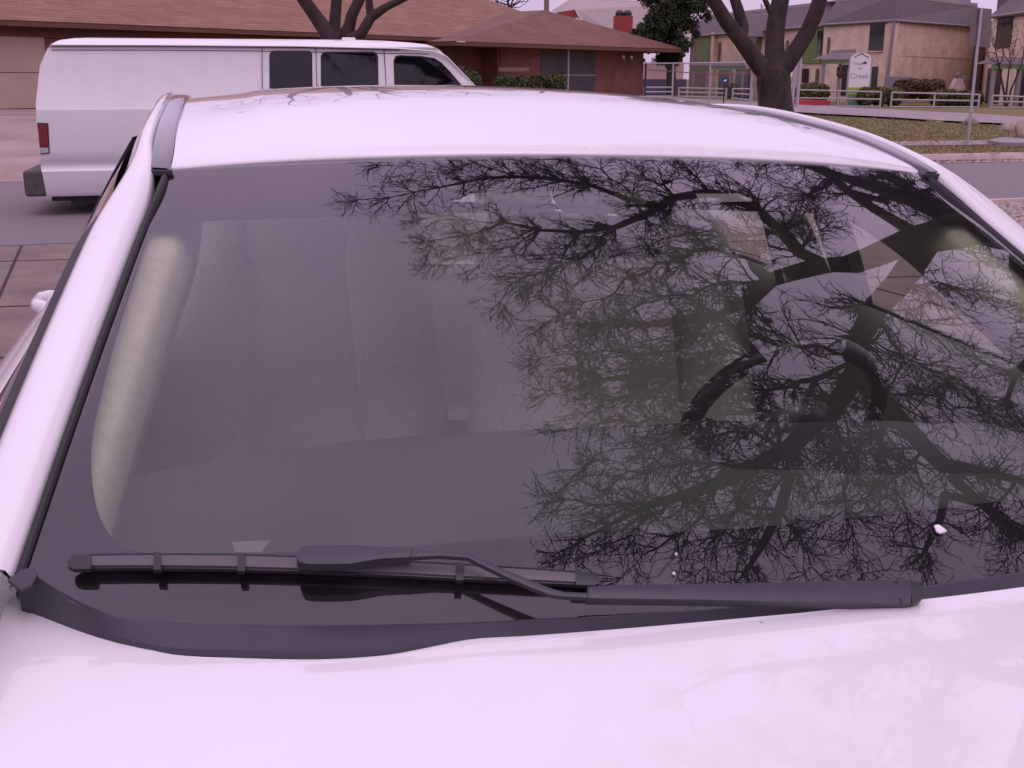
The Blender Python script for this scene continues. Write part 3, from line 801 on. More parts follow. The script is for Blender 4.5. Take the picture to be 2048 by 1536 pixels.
# instrument hood and interior mirror
mz = WS(0, .90)
b = MB().box((0, 0, 0), (.235, .03, .065)); o = b.build('rearview_mirror', M['dark'], car, bevel=.014); o.location = (0.0, mz[1] + .05, mz[2] - .085); o.rotation_euler = (.25, 0, .12)
MB().tube([(0, mz[1] - .0, mz[2] - .012), (0, mz[1] + .035, mz[2] - .07)], [.013, .008], n=8).build('mirror_stalk', M['dark'], car)
for uc in (-.36, .36):
    o = MB().box((0, 0, 0), (.40, .16, .018)).build('sun_visor', M['beige'], car, bevel=.008); q = WS(uc / .6, 1.0); o.location = (uc, q[1] + .13, q[2] - .035); o.rotation_euler = (.12, 0, 0)
# ------------------------------------------------------------------ ground
def sstep(x, a, b):
    t = np.clip((x - a) / (b - a), 0, 1); return t * t * (3 - 2 * t)
def y_near(x): return 11.57 + .305 * x
def y_far(x): return 18.91 + .2177 * x
QX = [0, 2, 3.2, 6, 10, 13, 20, 35, 120, 900]; QZ = [.13, .17, .19, .34, .46, .46, .30, .02, -.10, -.10]
def Hgt(x, y):
    q = y - y_far(x)
    z = np.interp(q, QX, QZ)
    m = sstep(-np.asarray(x, float), -14, -9.5) * sstep(q, 5, 11) * (1 - sstep(q, 40, 55))
    z = z * (1 - m) + .56 * m
    return np.where(q < .1, -.03, z)
def on_ground(px, py):
    d = ray(px, py); lo, hi = 5.0, 5.0
    k = 8.0
    while k < 400:
        p = CAM + d * k
        if p[2] < float(Hgt(p[0], p[1])): break
        k += .5
    a, b = k - .5, k
    for _ in range(30):
        m = (a + b) / 2; p = CAM + d * m
        if p[2] < float(Hgt(p[0], p[1])): b = m
        else: a = m
    return CAM + d * b
def gz(x, y, o=0.0): return (x, y, float(Hgt(x, y)) + o)
M['lawn'] = mat('lawn', (.085, .098, .024), col2=(.20, .135, .045), rough=.95, vs=3.0, detail=10, bump=.5, bs=25)
_n = M['lawn'].node_tree; _p = _n.nodes['Principled BSDF']
M['asphalt'] = mat('asphalt', (.185, .158, .160), rough=.9, var=.14, vs=60, detail=8, bump=.25, bs=160)
M['slab'] = mat('concrete_slab', (.185, .140, .120), rough=.9, var=.22, vs=2.2, detail=10, bump=.2, bs=90)
M['drive'] = mat('concrete_drive', (.27, .225, .225), rough=.9, var=.10, vs=.8, detail=9, bump=.1, bs=30)
M['dway'] = mat('driveway_concrete', (.20, .14, .12), col2=(.38, .29, .26), rough=.9, vs=.35, detail=7)
M['kerb'] = mat('concrete_kerb', (.46, .37, .33), rough=.9, var=.25, vs=2.5, detail=9, bump=.3, bs=40)
M['joint'] = mat('joint', (.035, .025, .022), rough=1)
M['stone'] = mat('limestone', (.34, .27, .22), rough=.95, var=.35, vs=4, bump=.6, bs=9)
M['litter'] = mat('dry_leaves', (.22, .12, .07), rough=.9, var=.4, vs=3)
M['redkerb'] = mat('red_painted_kerb', (.50, .03, .05), rough=.7, var=.12, vs=3)

xs = np.concatenate([np.linspace(-600, -45, 14), np.linspace(-40, 45, 120), np.linspace(50, 600, 14)])
rows = []
qs = np.concatenate([np.linspace(-500, -30, 8), np.linspace(-26, -.02, 8), [.09, .105, .25], np.linspace(.5, 20, 40), np.linspace(21, 60, 30), np.linspace(70, 900, 12)])
for q in qs:
    rows.append([(x, y_far(x) + q if abs(x) < 60 else 18.91 + .2177 * 60 * np.sign(x) + q, 0) for x in xs])
rows = [[(p[0], p[1], (float(np.interp(q, QX, QZ)) if q >= .1 else -.03) if abs(p[0]) >= 45 else (float(Hgt(p[0], p[1] + 1e-6)) if q >= .1 else -.03)) for p in r] for q, r in zip(qs, rows)]
tag(MB().grid(rows).build('ground', M['lawn'], smooth=True), kind='structure')
# road
xr = np.linspace(-60, 60, 81)
tag(MB().grid([[(x, y_near(x) + (y_far(x) - y_near(x)) * k if x > -25 else y_near(-25) + (y_far(x) - y_near(-25)) * k, .004 + .0 * k) for x in xr] for k in np.linspace(0, 1, 9)]).build('road', M['asphalt']), kind='structure')
# the slab the sedan stands on
tag(MB().add([(-60, -40, 0.0), (60, -40, 0.0), (60, y_near(60) + .02, 0), (-25, y_near(-25) + .02, 0), (-60, y_near(-25), 0)], [(0, 1, 2, 3, 4)]).build('parking_apron', M['slab']), kind='structure')
jt = MB()
def joint(p, q, w=.022):
    p = np.array(p); q = np.array(q); d = (q - p) / np.linalg.norm(q - p); n = np.array([-d[1], d[0], 0]) * w / 2
    a = np.array([0, 0, .004]); jt.add([p + n + a, p - n + a, q - n + a, q + n + a], [(0, 1, 2, 3)])
A1, A2 = at_z(43, 492, 0), at_z(0, 590, 0); dv_ = (A2 - A1); joint(A1, A1 + dv_ * 6)
for k in (-3, -2, -1, 1, 2, 3, 4):
    o = np.array([2.9 * k, .305 * 2.9 * k, 0]); joint(A1 + o, A1 + o + dv_ * 6)
for (a, c) in (((0, 523), (110, 520)), ((0, 614), (60, 612))):
    P, Q = at_z(*a, 0), at_z(*c, 0); d = (Q - P) / np.linalg.norm(Q - P); joint(P - d * 12, P + d * 30)
for k in range(1, 6): joint(P - d * 12 - np.array([.3, -1.0, 0]) * -1.5 * k * -1 * -1, P + d * 30 - np.array([.3, -1.0, 0]) * -1.5 * k * -1 * -1) if False else joint(P - d * 12 + np.array([.4, -1.45, 0]) * k, P + d * 30 + np.array([.4, -1.45, 0]) * k)
tag(jt.build('apron_joints', M['joint']), kind='structure')
joint_edge = MB()
# kerbs
def kerb(x0, x1, fy, side, name, h=.13, m_=None):
    rows = []
    for x in np.linspace(x0, x1, max(4, int((x1 - x0) / 1.5))):
        y = fy(x); s = side
        rows.append([(x, y - .30 * s, .008), (x, y - .012 * s, .02), (x, y, h - .02), (x, y + .02 * s, h), (x, y + .16 * s, h + .004), (x, y + .17 * s, h - .08)])
    return tag(MB().grid(rows).build(name, m_ or M['kerb'], auto=40), kind='structure')
kerb(2.0, 60, y_far, 1, 'kerb', .135)
kerb(5.1, 60, y_near, -1, 'kerb', .10)
# private drive beyond the lawn
def sheet(near, far, o, name, m_, n=40, mrows=8, kind='structure'):
    near = [on_ground(*p) for p in near]; far = [on_ground(*p) for p in far]
    def samp(P, k):
        x = k * (len(P) - 1); i = min(int(x), len(P) - 2); return P[i] + (P[i + 1] - P[i]) * (x - i)
    rows = []
    for j in np.linspace(0, 1, mrows):
        rows.append([gz(*(samp(near, k) * (1 - j) + samp(far, k) * j)[:2], o) for k in np.linspace(0, 1, n)])
    return tag(MB().grid(rows).build(name, m_), kind=kind)
sheet([(1100, 221), (1436, 222), (1640, 231), (1850, 243), (2048, 252), (2500, 275)], [(1100, 190), (1422, 203), (1640, 215), (1850, 226), (2048, 237), (2500, 254)], .05, 'private_drive', M['drive'])
rows = [[(x, y_far(x) + q, .008 if q < 0 else float(Hgt(x, y_far(x) + q)) + .05) for x in np.linspace(-24, -3.2, 30)] for q in (-.75, .105, .4, 1, 1.6, 2.4, 3.2, 4, 5, 6, 7, 8.5, 10, 12, 14, 17)]
tag(MB().grid(rows).build('driveway', M['dway']), kind='structure')
# sidewalk strip
rows = [[gz(x, y_far(x) + q, .012) for x in np.linspace(2.5, 60, 60)] for q in (1.95, 2.5, 3.1)]
tag(MB().grid(rows).build('sidewalk', M['drive']), kind='structure')
# light ramp of concrete at the right of the walk
P = [on_ground(*p) for p in ((1975, 287), (2000, 279), (2060, 277), (2250, 279), (2250, 300), (2100, 296), (2000, 293))]
tag(MB().prism([(p[0], p[1]) for p in P], P[0][2] - .1, P[1][2] + .05).build('concrete_ramp', M['drive'], bevel=.01), kind='structure')

def rock_mesh(r, seed, flat=.7, sub=3, m_=None, name='boulder'):
    import bmesh
    rr = random.Random(seed)
    bm = bmesh.new(); bmesh.ops.create_icosphere(bm, subdivisions=sub, radius=1)
    ph = [(rr.uniform(-1, 1), rr.uniform(-1, 1), rr.uniform(-1, 1), rr.uniform(2, 5), rr.uniform(0, 6)) for _ in range(7)]
    for v in bm.verts:
        d = 1.0
        for a, b, c, f, o in ph: d += .07 * math.sin(f * (a * v.co.x + b * v.co.y + c * v.co.z) + o)
        v.co = Vector((v.co.x * r * d * 1.15, v.co.y * r * d, v.co.z * r * d * flat + r * flat * .55))
    me = bpy.data.meshes.new(name); bm.to_mesh(me); bm.free(); me.materials.append(m_ or M['stone'])
    o = bpy.data.objects.new(name, me); SC.collection.objects.link(o); return o
for i, (px, py, r, lab) in enumerate(((1869, 243, .19, 'flat brown rock lying where the lawn meets the drive'), (1942, 249, .17, 'grey rock at the drive edge directly behind the sign post'),
        (2020, 262, .20, 'dark topped rock just left of the big pale boulder'), (2068, 281, .44, 'big pale limestone boulder at the right edge by the concrete ramp'))):
    p = on_ground(px, py); o = rock_mesh(r, i + 3, .40 if i == 0 else .75); o.location = (p[0], p[1], p[2] - .03)
    tag(o, lab, 'rock', 'rocks edging the lawn')
# gravel bed at the right beside the near kerb
gv = MB(); rr = random.Random(5)
for i in range(2600):
    x = rr.uniform(5.0, 11.0); y = y_near(x) - rr.uniform(.2, 2.3); r = rr.uniform(.018, .05)
    vs = []
    for a, b_ in ((0, 0), (90, 0), (180, 0), (270, 0)): vs.append((x + r * math.cos(math.radians(a)) * rr.uniform(.7, 1.3), y + r * math.sin(math.radians(a)) * rr.uniform(.7, 1.3), .06 + rr.uniform(0, .02)))
    vs.append((x, y, .06 + r * rr.uniform(.7, 1.1))); n0 = len(gv.v)
    gv.add(vs, [(0, 1, 4), (1, 2, 4), (2, 3, 4), (3, 0, 4)])
gv.add([(5.0, y_near(5.0) - .17, .06), (5.0, y_near(5) - 2.5, .06), (14, y_near(14) - 2.5, .06), (14, y_near(14) - .17, .06)], [(0, 1, 2, 3)])
M['gravel'] = mat('gravel', (.20, .15, .13), col2=(.52, .44, .40), rough=.95, vs=14, detail=6)
tag(gv.build('gravel', M['gravel']), 'pale gravel bed inside the near kerb at the right edge', 'gravel', kind='stuff')
_dl = [on_ground(*p) for p in [(1100, 221), (1436, 222), (1640, 231), (1850, 243), (2048, 252), (2500, 275)]]
def _dn(x): return float(np.interp(x, [p[0] for p in _dl], [p[1] for p in _dl]))
# grass blades over the part of the lawn one can see
gb = MB(); rr = random.Random(9); cnt = 0
for i in range(42000):
    x = rr.uniform(3.5, 18); q = rr.uniform(.25, 12)
    if 1.9 < q < 3.15: continue
    y = y_far(x) + q
    if x > .47 * y + 1 or y > _dn(x) - .1: continue
    z = float(Hgt(x, y)); h = rr.uniform(.015, .045); a = rr.uniform(0, 6.28); w = rr.uniform(.005, .011)
    dx, dy = math.cos(a) * w, math.sin(a) * w; l = rr.uniform(-.03, .03)
    gb.add([(x - dx, y - dy, z), (x + dx, y + dy, z), (x + l, y + rr.uniform(-.03, .03), z + h)], [(0, 1, 2)])
M['blade'] = mat('grass_blades', (.10, .112, .026), col2=(.20, .14, .05), rough=.9, vs=2.2, detail=8)
tag(gb.build('grass', M['blade']), 'patchy brown and green winter grass on the lawn across the street', 'grass', kind='stuff')
lf = MB()
for i in range(5000):
    x = rr.gauss(6.5, 3.2) if i % 2 else rr.uniform(3.5, 18); q = abs(rr.gauss(0, 4)) + .1 if i % 3 else rr.uniform(-.35, .1)
    y = min(y_far(x) + q, _dn(x) - .1); z = (float(Hgt(x, y)) if q > .17 else (.14 if q > 0 else .012)) + .012; r = rr.uniform(.015, .035); a = rr.uniform(0, 6.28)
    if 1.9 < q < 3.15: z += .006
    lf.add([(x + r * math.cos(a + k * 1.57), y + r * math.sin(a + k * 1.57), z + rr.uniform(0, .02)) for k in range(4)], [(0, 1, 2, 3)])
tag(lf.build('leaf_litter', M['litter']), 'brown dry leaves scattered along the kerb and lawn', 'leaves', kind='stuff')
# ------------------------------------------------------------------ the white van in the street
vp0 = at_z(102, 89.5, 1.84); VD = np.array([math.cos(math.radians(14.0)), math.sin(math.radians(14.0)), 0]); VN = np.array([-VD[1], VD[0], 0])
vo = np.array([vp0[0], vp0[1], 0.0])
def vpl(px, py, off=0.0):            # pixel -> (along, height) on the van's near side plane
    d = ray(px, py); o = vo + VN * off; k = ((o - CAM) @ VN) / (d @ VN); p = CAM + d * k
    return float((p - vo) @ VD), float(p[2])
van = empty('van', (float(vo[0]), float(vo[1]), 0), math.radians(14.0), 'long white cargo van with dark side windows standing in the street', 'van')
# cross-section: half-profile from sill (near side) over the roof; y measured inward from the near side plane
VW = 2.00
GUT = 1.84
zsil = vpl(190, 388)[1]
prof = [(.03, zsil - .02), (.00, zsil + .02), (-.02, vpl(150, 350)[1]), (-.03, vpl(150, 342)[1]), (-.005, vpl(150, 338)[1]), (-.005, vpl(150, 326)[1]), (-.028, vpl(150, 321)[1]), (-.052, vpl(150, 300)[1]), (-.050, 1.16), (-.035, vpl(150, 245.5)[1]), (-.026, vpl(150, 243)[1]), (-.014, vpl(150, 210)[1]),
        (-.006, vpl(150, 207)[1]), (.03, 1.62), (.055, GUT - .03), (.035, GUT - .012), (.03, GUT), (.06, GUT + .012), (.10, GUT + .034), (.18, GUT + .056), (.40, GUT + .082), (.7, GUT + .098), (1.0, GUT + .104)]
prof = prof + [(VW - y, z) for y, z in prof[::-1][1:]]
rear_x = crom([.3, .55, 1.0, 1.25, 1.5, 1.75, GUT, GUT + .034, GUT + .07, GUT + .104], [vpl(82, 330)[0] + .02, vpl(80, 320)[0], vpl(73, 250)[0], vpl(73, 215)[0], vpl(77, 160)[0], vpl(90, 115)[0], vpl(102, 89)[0], vpl(112, 83)[0], vpl(135, 76)[0], vpl(190, 71)[0]])
L1 = vpl(955, 178)[0]
fx = [(.3, L1 + .95), (.9, L1 + .97), (1.05, L1 + .90), (1.12, L1 + .72), (1.22, L1 + .12), (vpl(955, 178)[1], vpl(957, 178)[0]), (vpl(890, 112)[1], vpl(893, 112)[0]), (GUT - .01, vpl(874, 103)[0]), (GUT + .034, vpl(850, 95)[0]), (GUT + .07, vpl(790, 85)[0]), (GUT + .104, vpl(690, 78)[0])]
fx.sort(); fxz = [a[0] for a in fx]; fxx = [a[1] for a in fx]
rows = []
for k in np.linspace(0, 1, 60):
    r = []
    for (y, z) in prof:
        x0 = rear_x(z); x1 = float(np.interp(z, fxz, fxx)); e = min(y, VW - y)
        bul = .10 * (1 - (2 * y / VW - 1) ** 2)
        x0 -= bul; x1 += bul * 1.6
        x = x0 + (x1 - x0) * k
        r.append((x, y, z))
    rows.append(r)
vb = MB().grid(rows)
nP = len(prof)
# end caps as grids across the width, matching left and right halves
for row, flip in ((rows[0], 0), (rows[-1], 1)):
    h = nP // 2; quads = []
    cap = [[np.array(row[i]) + (np.array(row[nP - 1 - i]) - np.array(row[i])) * q for q in np.linspace(0, 1, 9)] for i in range(h + 1)]
    for rr_ in cap:
        for j, p in enumerate(rr_):
            q = j / 8; w = .10 * 4 * q * (1 - q); p[0] += (w if flip else -w) * .6
    vb.grid(cap if flip else [c[::-1] for c in cap])
vb.build('body', M['vanwhite'], van, auto=50)
def vside(poly, off, thick, name, m_, bev=0, parent=van):
    P = [vpl(*p) for p in poly]
    # follow the tumblehome of the side
    def yo(z): return float(np.interp(z, [p[1] for p in prof[:17]], [p[0] for p in prof[:17]]))
    Q = [(x, yo(z) - off, z) for x, z in P]
    return MB().extrude(Q, (0, thick, 0)).build(name, m_, parent, bevel=bev)
def rrect(x0, y0, x1, y1, r, x0b=None, x1b=None, n=5):
    out = []
    for cx, cy, a0 in ((x1 - r, y0 + r, -90), (x1 - r, y1 - r, 0), (x0 + r, y1 - r, 90), (x0 + r, y0 + r, 180)):
        for i in range(n): a = math.radians(a0 + 90 * i / (n - 1)); out.append((cx + r * math.cos(a), cy + r * math.sin(a)))
    return out
M['vglass'] = mat('van_window', (.004, .004, .006), rough=.03, spec=.5, var=.0)
M['gasket'] = mat('window_gasket', (.02, .02, .02), rough=.6)
BOTW = 235
def win(poly, shrink=5):
    c = np.mean(poly, axis=0)
    vside(poly, .008, .03, 'window_gasket', M['gasket'])
    inner = [(c[0] + (p[0] - c[0]) * (1 - 2 * shrink / (max(q[0] for q in poly) - min(q[0] for q in poly))), c[1] + (p[1] - c[1]) * (1 - 2 * shrink / (max(q[1] for q in poly) - min(q[1] for q in poly)))) for p in poly]
    vside(inner, .012, .03, 'side_window', M['vglass'])
win(rrect(539, 101, 625, 236, 9), 3)
win(rrect(642, 103, 757, 236, 11), 3)
win([(800, 110), (845, 112), (870, 116), (884, 125), (900, 142), (930, 178), (944, 200), (947, 236), (800, 236), (792, 228), (789, 170), (788, 120), (792, 112)], 3)
for pts in ([(524, 93), (525, 240), (526, 300), (524, 380)], [(632, 94), (635, 240), (635, 330)], [(769, 98), (773, 180), (776, 300), (778, 380)], [(102, 100), (300, 100), (522, 102), (860, 108)]):
    P = [vpl(*p) for p in pts]; Q = []
    for x, z in P:
        Q.append((x, float(np.interp(z, [p[1] for p in prof[:17]], [p[0] for p in prof[:17]])) - .001, z))
    if pts[0][1] < 99: Q = [Q[0]] + [(q[0], q[1], q[2]) for q in Q[1:]]
    MB().tube(sum([[tuple(np.array(Q[i]) + (np.array(Q[i+1]) - np.array(Q[i])) * k) for k in np.linspace(0, 1, 6)[:-1]] for i in range(len(Q) - 1)], []) + [Q[-1]], .0045, n=5).build('panel_gap', M['seam'], van)
# drip rail
P = [vpl(*p) for p in ((101, 89.5), (300, 90), (600, 92.5), (800, 97), (870, 103), (893, 113), (925, 146), (956, 178))]
MB().tube([(x, .024 if z > 1.8 else .02, z) for x, z in P], .012, n=6, flat=(1.4, .8)).build('drip_rail', M['vanwhite'], van)
P = [vpl(*p) for p in ((102, 92), (300, 92.5), (600, 95), (800, 100))]
MB().tube([(x, .030, z) for x, z in P], .005, n=5).build('drip_rail_painted_shadow', M['seam'], van)  # dark strip painted in as the shadow line under the drip rail
# tail lamp wrapping the corner
tl = vside([(76, 245), (98, 246), (101, 306), (83, 308)], .012, .05, 'tail_lamp', M['gasket'])
vside([(77, 247), (96, 248), (98, 293), (81, 292)], .016, .03, 'red_lens', M['red_lens'], parent=tl if False else van)
vside([(81, 294), (98, 295), (99, 304), (84, 306)], .016, .03, 'reverse_lens', M['clear_lens'])
# step bumper
bx0, bx1 = vpl(44, 350)[0], vpl(106, 350)[0]
bz0, bz1 = vpl(70, 394, .0)[1], vpl(60, 342, .0)[1]
MB().box(((bx0 + bx1) / 2, VW / 2, (bz0 + bz1) / 2), (bx1 - bx0, VW * .98, bz1 - bz0)).build('rear_bumper', M['bumper'], van, bevel=.035)
MB().box(((bx0 + bx1) / 2 + .07, VW / 2, bz1 + .05), (.16, VW * .70, .10)).build('bumper_step', M['bumper'], van, bevel=.02)
MB().box((bx1 + .04, .25, bz0 - .03), (.22, .12, .08)).build('bumper_bracket', M['dark'], van, bevel=.01)
MB().box(((rear_x(.6) + L1) / 2, VW / 2, zsil - .06), (L1 - rear_x(.6) - .5, VW * .8, .12)).build('underbody', M['dark'], van)
MB().box((vpl(235, 260)[0], .0, vpl(235, 262)[1]), (.001, .001, .001))
for wx in (L1 + .25, rear_x(.8) + 1.32):
    for wy in (.10, VW - .10):
        rows = [[(wx + r * math.cos(a), wy + o, .37 + r * math.sin(a)) for r, o in ((.20, -.10), (.33, -.105), (.365, -.08), (.37, 0), (.365, .08), (.33, .105), (.20, .10))] for a in np.linspace(0, 2*math.pi, 36, endpoint=False)]
        MB().grid(rows, close_v=True).build('tyre', M['tyre'], van, smooth=True)
        MB().tube([(wx, wy - .09, .37), (wx, wy + .09, .37)], [.205, .205], n=28).build('wheel', M['vanwhite'], van)
MB().box((vpl(715, 72)[0] , 1.0, GUT + .115), (.16, .10, .035)).build('roof_vent', M['vanwhite'], van, bevel=.01)
# windscreen
xw0 = float(np.interp(1.25, fxz, fxx)); xw1 = float(np.interp(GUT - .02, fxz, fxx))
rows = [[(xw0 + (xw1 - xw0) * k + .16 * (1 - q * q) + .012, VW / 2 + q * (.86 - .10 * k), 1.25 + (GUT - .05 - 1.25) * k) for q in np.linspace(-1, 1, 13)] for k in np.linspace(0, 1, 6)]
MB().grid(rows).build('windshield', M['vglass'], van, smooth=True)

# ------------------------------------------------------------------ building materials
M['shingle'] = brick_mat('brown_shingles', (.27, .135, .082), (.215, .102, .062), (.16, .078, .05), bw=.95, rh=.085, ms=.012, spotty=.14, uvlike=(.625, .78, 0), bump=.2)
M['shingle2'] = brick_mat('brown_shingles_hip', (.20, .092, .064), (.155, .070, .050), (.12, .055, .04), bw=.95, rh=.085, ms=.012, spotty=.12, uvlike=(.7, .7, 0), bump=.2)
M['rbrick'] = brick_mat('red_brick', (.24, .072, .048), (.175, .05, .035), (.20, .12, .095), bw=.22, rh=.075, ms=.010, spotty=.25)
M['soffit'] = mat('brown_wood_trim', (.13, .055, .035), rough=.8, var=.2, vs=2, stretch=(1, 1, 8))
M['garage'] = mat('garage_door_beige', (.46, .34, .28), rough=.7, var=.06, vs=1.5)
M['screen'] = mat('window_screen', (.075, .062, .066), rough=.5, var=.2, vs=1.5)
M['alu'] = mat('galvanised_pipe', (.42, .40, .41), rough=.45, metal=.35, var=.1, vs=6)
M['rail'] = mat('rail_grey_paint', (.40, .37, .37), rough=.55, var=.12, vs=5)
M['leaf'] = mat('hedge_leaves', (.035, .050, .014), col2=(.085, .10, .028), rough=.75, vs=6)
M['leafy'] = mat('hedge_leaves_yellowish', (.06, .062, .018), col2=(.16, .145, .045), rough=.75, vs=5)
M['leafd'] = mat('dark_evergreen_leaves', (.018, .030, .014), col2=(.055, .072, .030), rough=.75, vs=3)
M['leafr'] = mat('reddish_hedge_leaves', (.07, .035, .022), col2=(.14, .085, .04), rough=.8, vs=5)
M['tan'] = brick_mat('tan_brick', (.76, .57, .41), (.67, .49, .345), (.66, .55, .46), bw=.30, rh=.10, ms=.014, spotty=.13, uvlike=(.80, -.60, 0))
M['tan2'] = brick_mat('tan_brick_side', (.72, .53, .38), (.63, .45, .31), (.62, .51, .43), bw=.30, rh=.10, ms=.014, spotty=.16, uvlike=(.5, .86, 0))
M['groof'] = mat('grey_shingles', (.135, .108, .115), rough=.9, var=.22, vs=5, detail=9)
M['lroof'] = mat('light_grey_roof', (.34, .29, .27), rough=.9, var=.1, vs=3)
M['green'] = mat('green_siding', (.14, .20, .062), rough=.75, var=.15, vs=3)
M['gtrim'] = mat('green_trim', (.13, .20, .085), rough=.75)
M['gutter'] = mat('grey_gutter', (.25, .22, .23), rough=.6)
M['win'] = mat('dark_window', (.014, .012, .017), rough=.12, spec=.7, var=.3, vs=.7)
M['redw'] = mat('red_stucco', (.30, .050, .050), rough=.85, var=.12, vs=2)
M['cream'] = mat('cream_trim', (.6, .5, .42), rough=.8)
M['wood'] = mat('weathered_wood', (.20, .13, .10), rough=.9, var=.2, vs=3)

# ------------------------------------------------------------------ brown-roofed brick house
hA = at_z(0, 39, 3.15); hd = np.array([.625, .78, 0]); hd /= np.linalg.norm(hd); hn = np.array([-hd[1], hd[0], 0])
def hp_(t, s, z): p = hA + hd * t + hn * s; return (p[0], p[1], z)
def t_of(px, s=0.0):
    r = ray(px, 150)[:2]; o = (hA + hn * s)[:2]; m = np.array([[r[0], -hd[0]], [r[1], -hd[1]]]); return float(np.linalg.solve(m, o)[1])
house = empty('brick_house', tuple(hp_(0, 4, .5)), 0, 'low red brick house with a wide brown shingle hip roof behind the van', 'house')
def P_(b, name, m_, bevel=0, auto=None, par=None):
    o = b.build(name, m_, None, bevel=bevel, auto=auto); o.parent = par or house
    o.matrix_parent_inverse = Matrix.Translation((par or house).location).inverted() if (par or house).parent is None else Matrix.Identity(4)
    return o
T0, T1 = -22.0, t_of(1230); Wd = 17.0; RZ = 3.15 + Wd / 2 * .46
ridge0 = hp_(T0 + Wd / 2, Wd / 2, RZ); ridge1 = hp_(T1 - Wd / 2, Wd / 2, RZ)
E1, E2, E3, E4 = hp_(T0, 0, 3.15), hp_(T1, 0, 3.15), hp_(T1, Wd, 3.15), hp_(T0, Wd, 3.15)
def slab(b, poly, th=.09):
    dn = np.array([0, 0, -th]); b.extrude(poly, dn); return b
rb = MB()
rb.add([E1, E2, ridge1, ridge0, E3, E4], [(0, 1, 2, 3), (1, 4, 2), (4, 5, 3, 2), (5, 0, 3)])
P_(rb, 'roof', M['shingle'])
b = MB(); b.extrude([hp_(T0, .02, 3.145), hp_(T1, .02, 3.145), hp_(T1, Wd - .02, 3.145), hp_(T0, Wd - .02, 3.145)], (0, 0, -.16)); P_(b, 'eave', M['soffit'])
b = MB(); b.extrude([hp_(T0 + .7, .7, .3), hp_(T1 - .7, .7, .3), hp_(T1 - .7, Wd - .7, .3), hp_(T0 + .7, Wd - .7, .3)], (0, 0, 2.70)); P_(b, 'wall', M['rbrick'])
tg1 = t_of(93, .7)
b = MB(); b.extrude([hp_(tg1 - 5.0, .62, .58), hp_(tg1, .62, .58), hp_(tg1, .62, 2.72), hp_(tg1 - 5, .62, 2.72)], tuple(hn * .06)); P_(b, 'garage_door', M['garage'])
for zz in (1.64,):
    b = MB(); b.extrude([hp_(tg1 - 5.0, .612, zz), hp_(tg1, .612, zz), hp_(tg1, .612, zz + .018), hp_(tg1 - 5, .612, zz + .018)], tuple(hn * .01)); P_(b, 'garage_door_groove', M['seam'])
b = MB(); b.extrude([hp_(tg1 - 5.2, .60, 2.70), hp_(tg1 + 3.5, .60, 2.70), hp_(tg1 + 3.5, .60, 3.0), hp_(tg1 - 5.2, .60, 3.0)], tuple(hn * .08)); P_(b, 'header_board', M['soffit'])
# wing with its own hip end
w1 = at_z(908, 82, 2.95); w2 = at_z(1372, 98.5, 2.95)
wd = (w2 - w1); wl = np.linalg.norm(wd); wd = wd / wl; wn = np.array([-wd[1], wd[0], 0])
def wp_(t, s, z): p = w1 + wd * t + wn * s; return (p[0], p[1], z)
ap = at_y(1090, 20, 56.5); ap2 = ap + wn * 9
back1 = w1 + wn * 14; back2 = w2 + wn * 14
rb = MB(); rb.add([tuple(w1), tuple(w2), tuple(ap), tuple(back2), tuple(ap + wn * 7), tuple(back1)], [(0, 1, 2), (1, 3, 4, 2), (5, 0, 2, 4), (3, 5, 4)])
P_(rb, 'wing_roof', M['shingle2'])
b = MB(); b.extrude([wp_(.02, .02, 2.945), wp_(wl - .02, .02, 2.945), wp_(wl - .02, 13.9, 2.945), wp_(.02, 13.9, 2.945)], (0, 0, -.17)); P_(b, 'wing_eave', M['soffit'])
def tw_of(px, s):
    r = ray(px, 150)[:2]; o = (w1 + wn * s)[:2]; m = np.array([[r[0], -wd[0]], [r[1], -wd[1]]]); return float(np.linalg.solve(m, o)[1])
SW = 1.3
c1 = tw_of(1286, SW); c0 = tw_of(1000, SW)
b = MB(); b.extrude([wp_(c0, SW, .1), wp_(c1, SW, .1), wp_(c1, 13, .1), wp_(c0, 13, .1)], (0, 0, 2.70)); P_(b, 'wing_wall', M['rbrick'])
for (a, c) in ((1082, 1133), (1138, 1190)):
    ta, tb2 = tw_of(a, SW), tw_of(c, SW)
    b = MB(); b.extrude([wp_(ta, SW - .02, .6), wp_(tb2, SW - .02, .6), wp_(tb2, SW - .02, 2.72), wp_(ta, SW - .02, 2.72)], tuple(wn * .03)); P_(b, 'window', M['screen'])
b = MB(); t_ = tw_of(1136, .9); b.tube([wp_(t_, .9, .35), wp_(t_, .9, 2.82)], .055, n=8); P_(b, 'porch_post', M['alu'])
b = MB(); t_ = tw_of(998, .5); b.tube([wp_(t_, .5, .35), wp_(t_ - .1, .5, 2.80)], .035, n=8); P_(b, 'porch_post', M['soffit'])
b = MB(); b.tube([wp_(tw_of(1100, .9), .9, 1.62), wp_(tw_of(1190, .9), .9, 1.60)], .022, n=6); P_(b, 'cross_rail', M['alu'])
b = MB(); q = w1 + wn * .02; b.box((q[0] + .3, q[1], 2.93), (.5, .05, .06), math.atan2(wd[1], wd[0])); P_(b, 'gutter_end', M['cream'])
for (a, c, y) in ((998, 1058, 137), (905, 928, 134)):
    p, r = at_y(a, y, 49), at_y(c, y, 49.3)
    b = MB(); b.box(((p[0] + r[0]) / 2, (p[1] + r[1]) / 2, p[2] - .04), (abs(r[0] - p[0]), .3, .16)); P_(b, 'window_sill', M['wood'])
for px in (1248, 1264):
    p = at_y(px, 117, 54); b = MB(); b.tube([(p[0], p[1] + .3, p[2] + .1), (p[0], p[1], p[2])], [.04, .065], n=8); P_(b, 'flood_lamp', M['wood'])

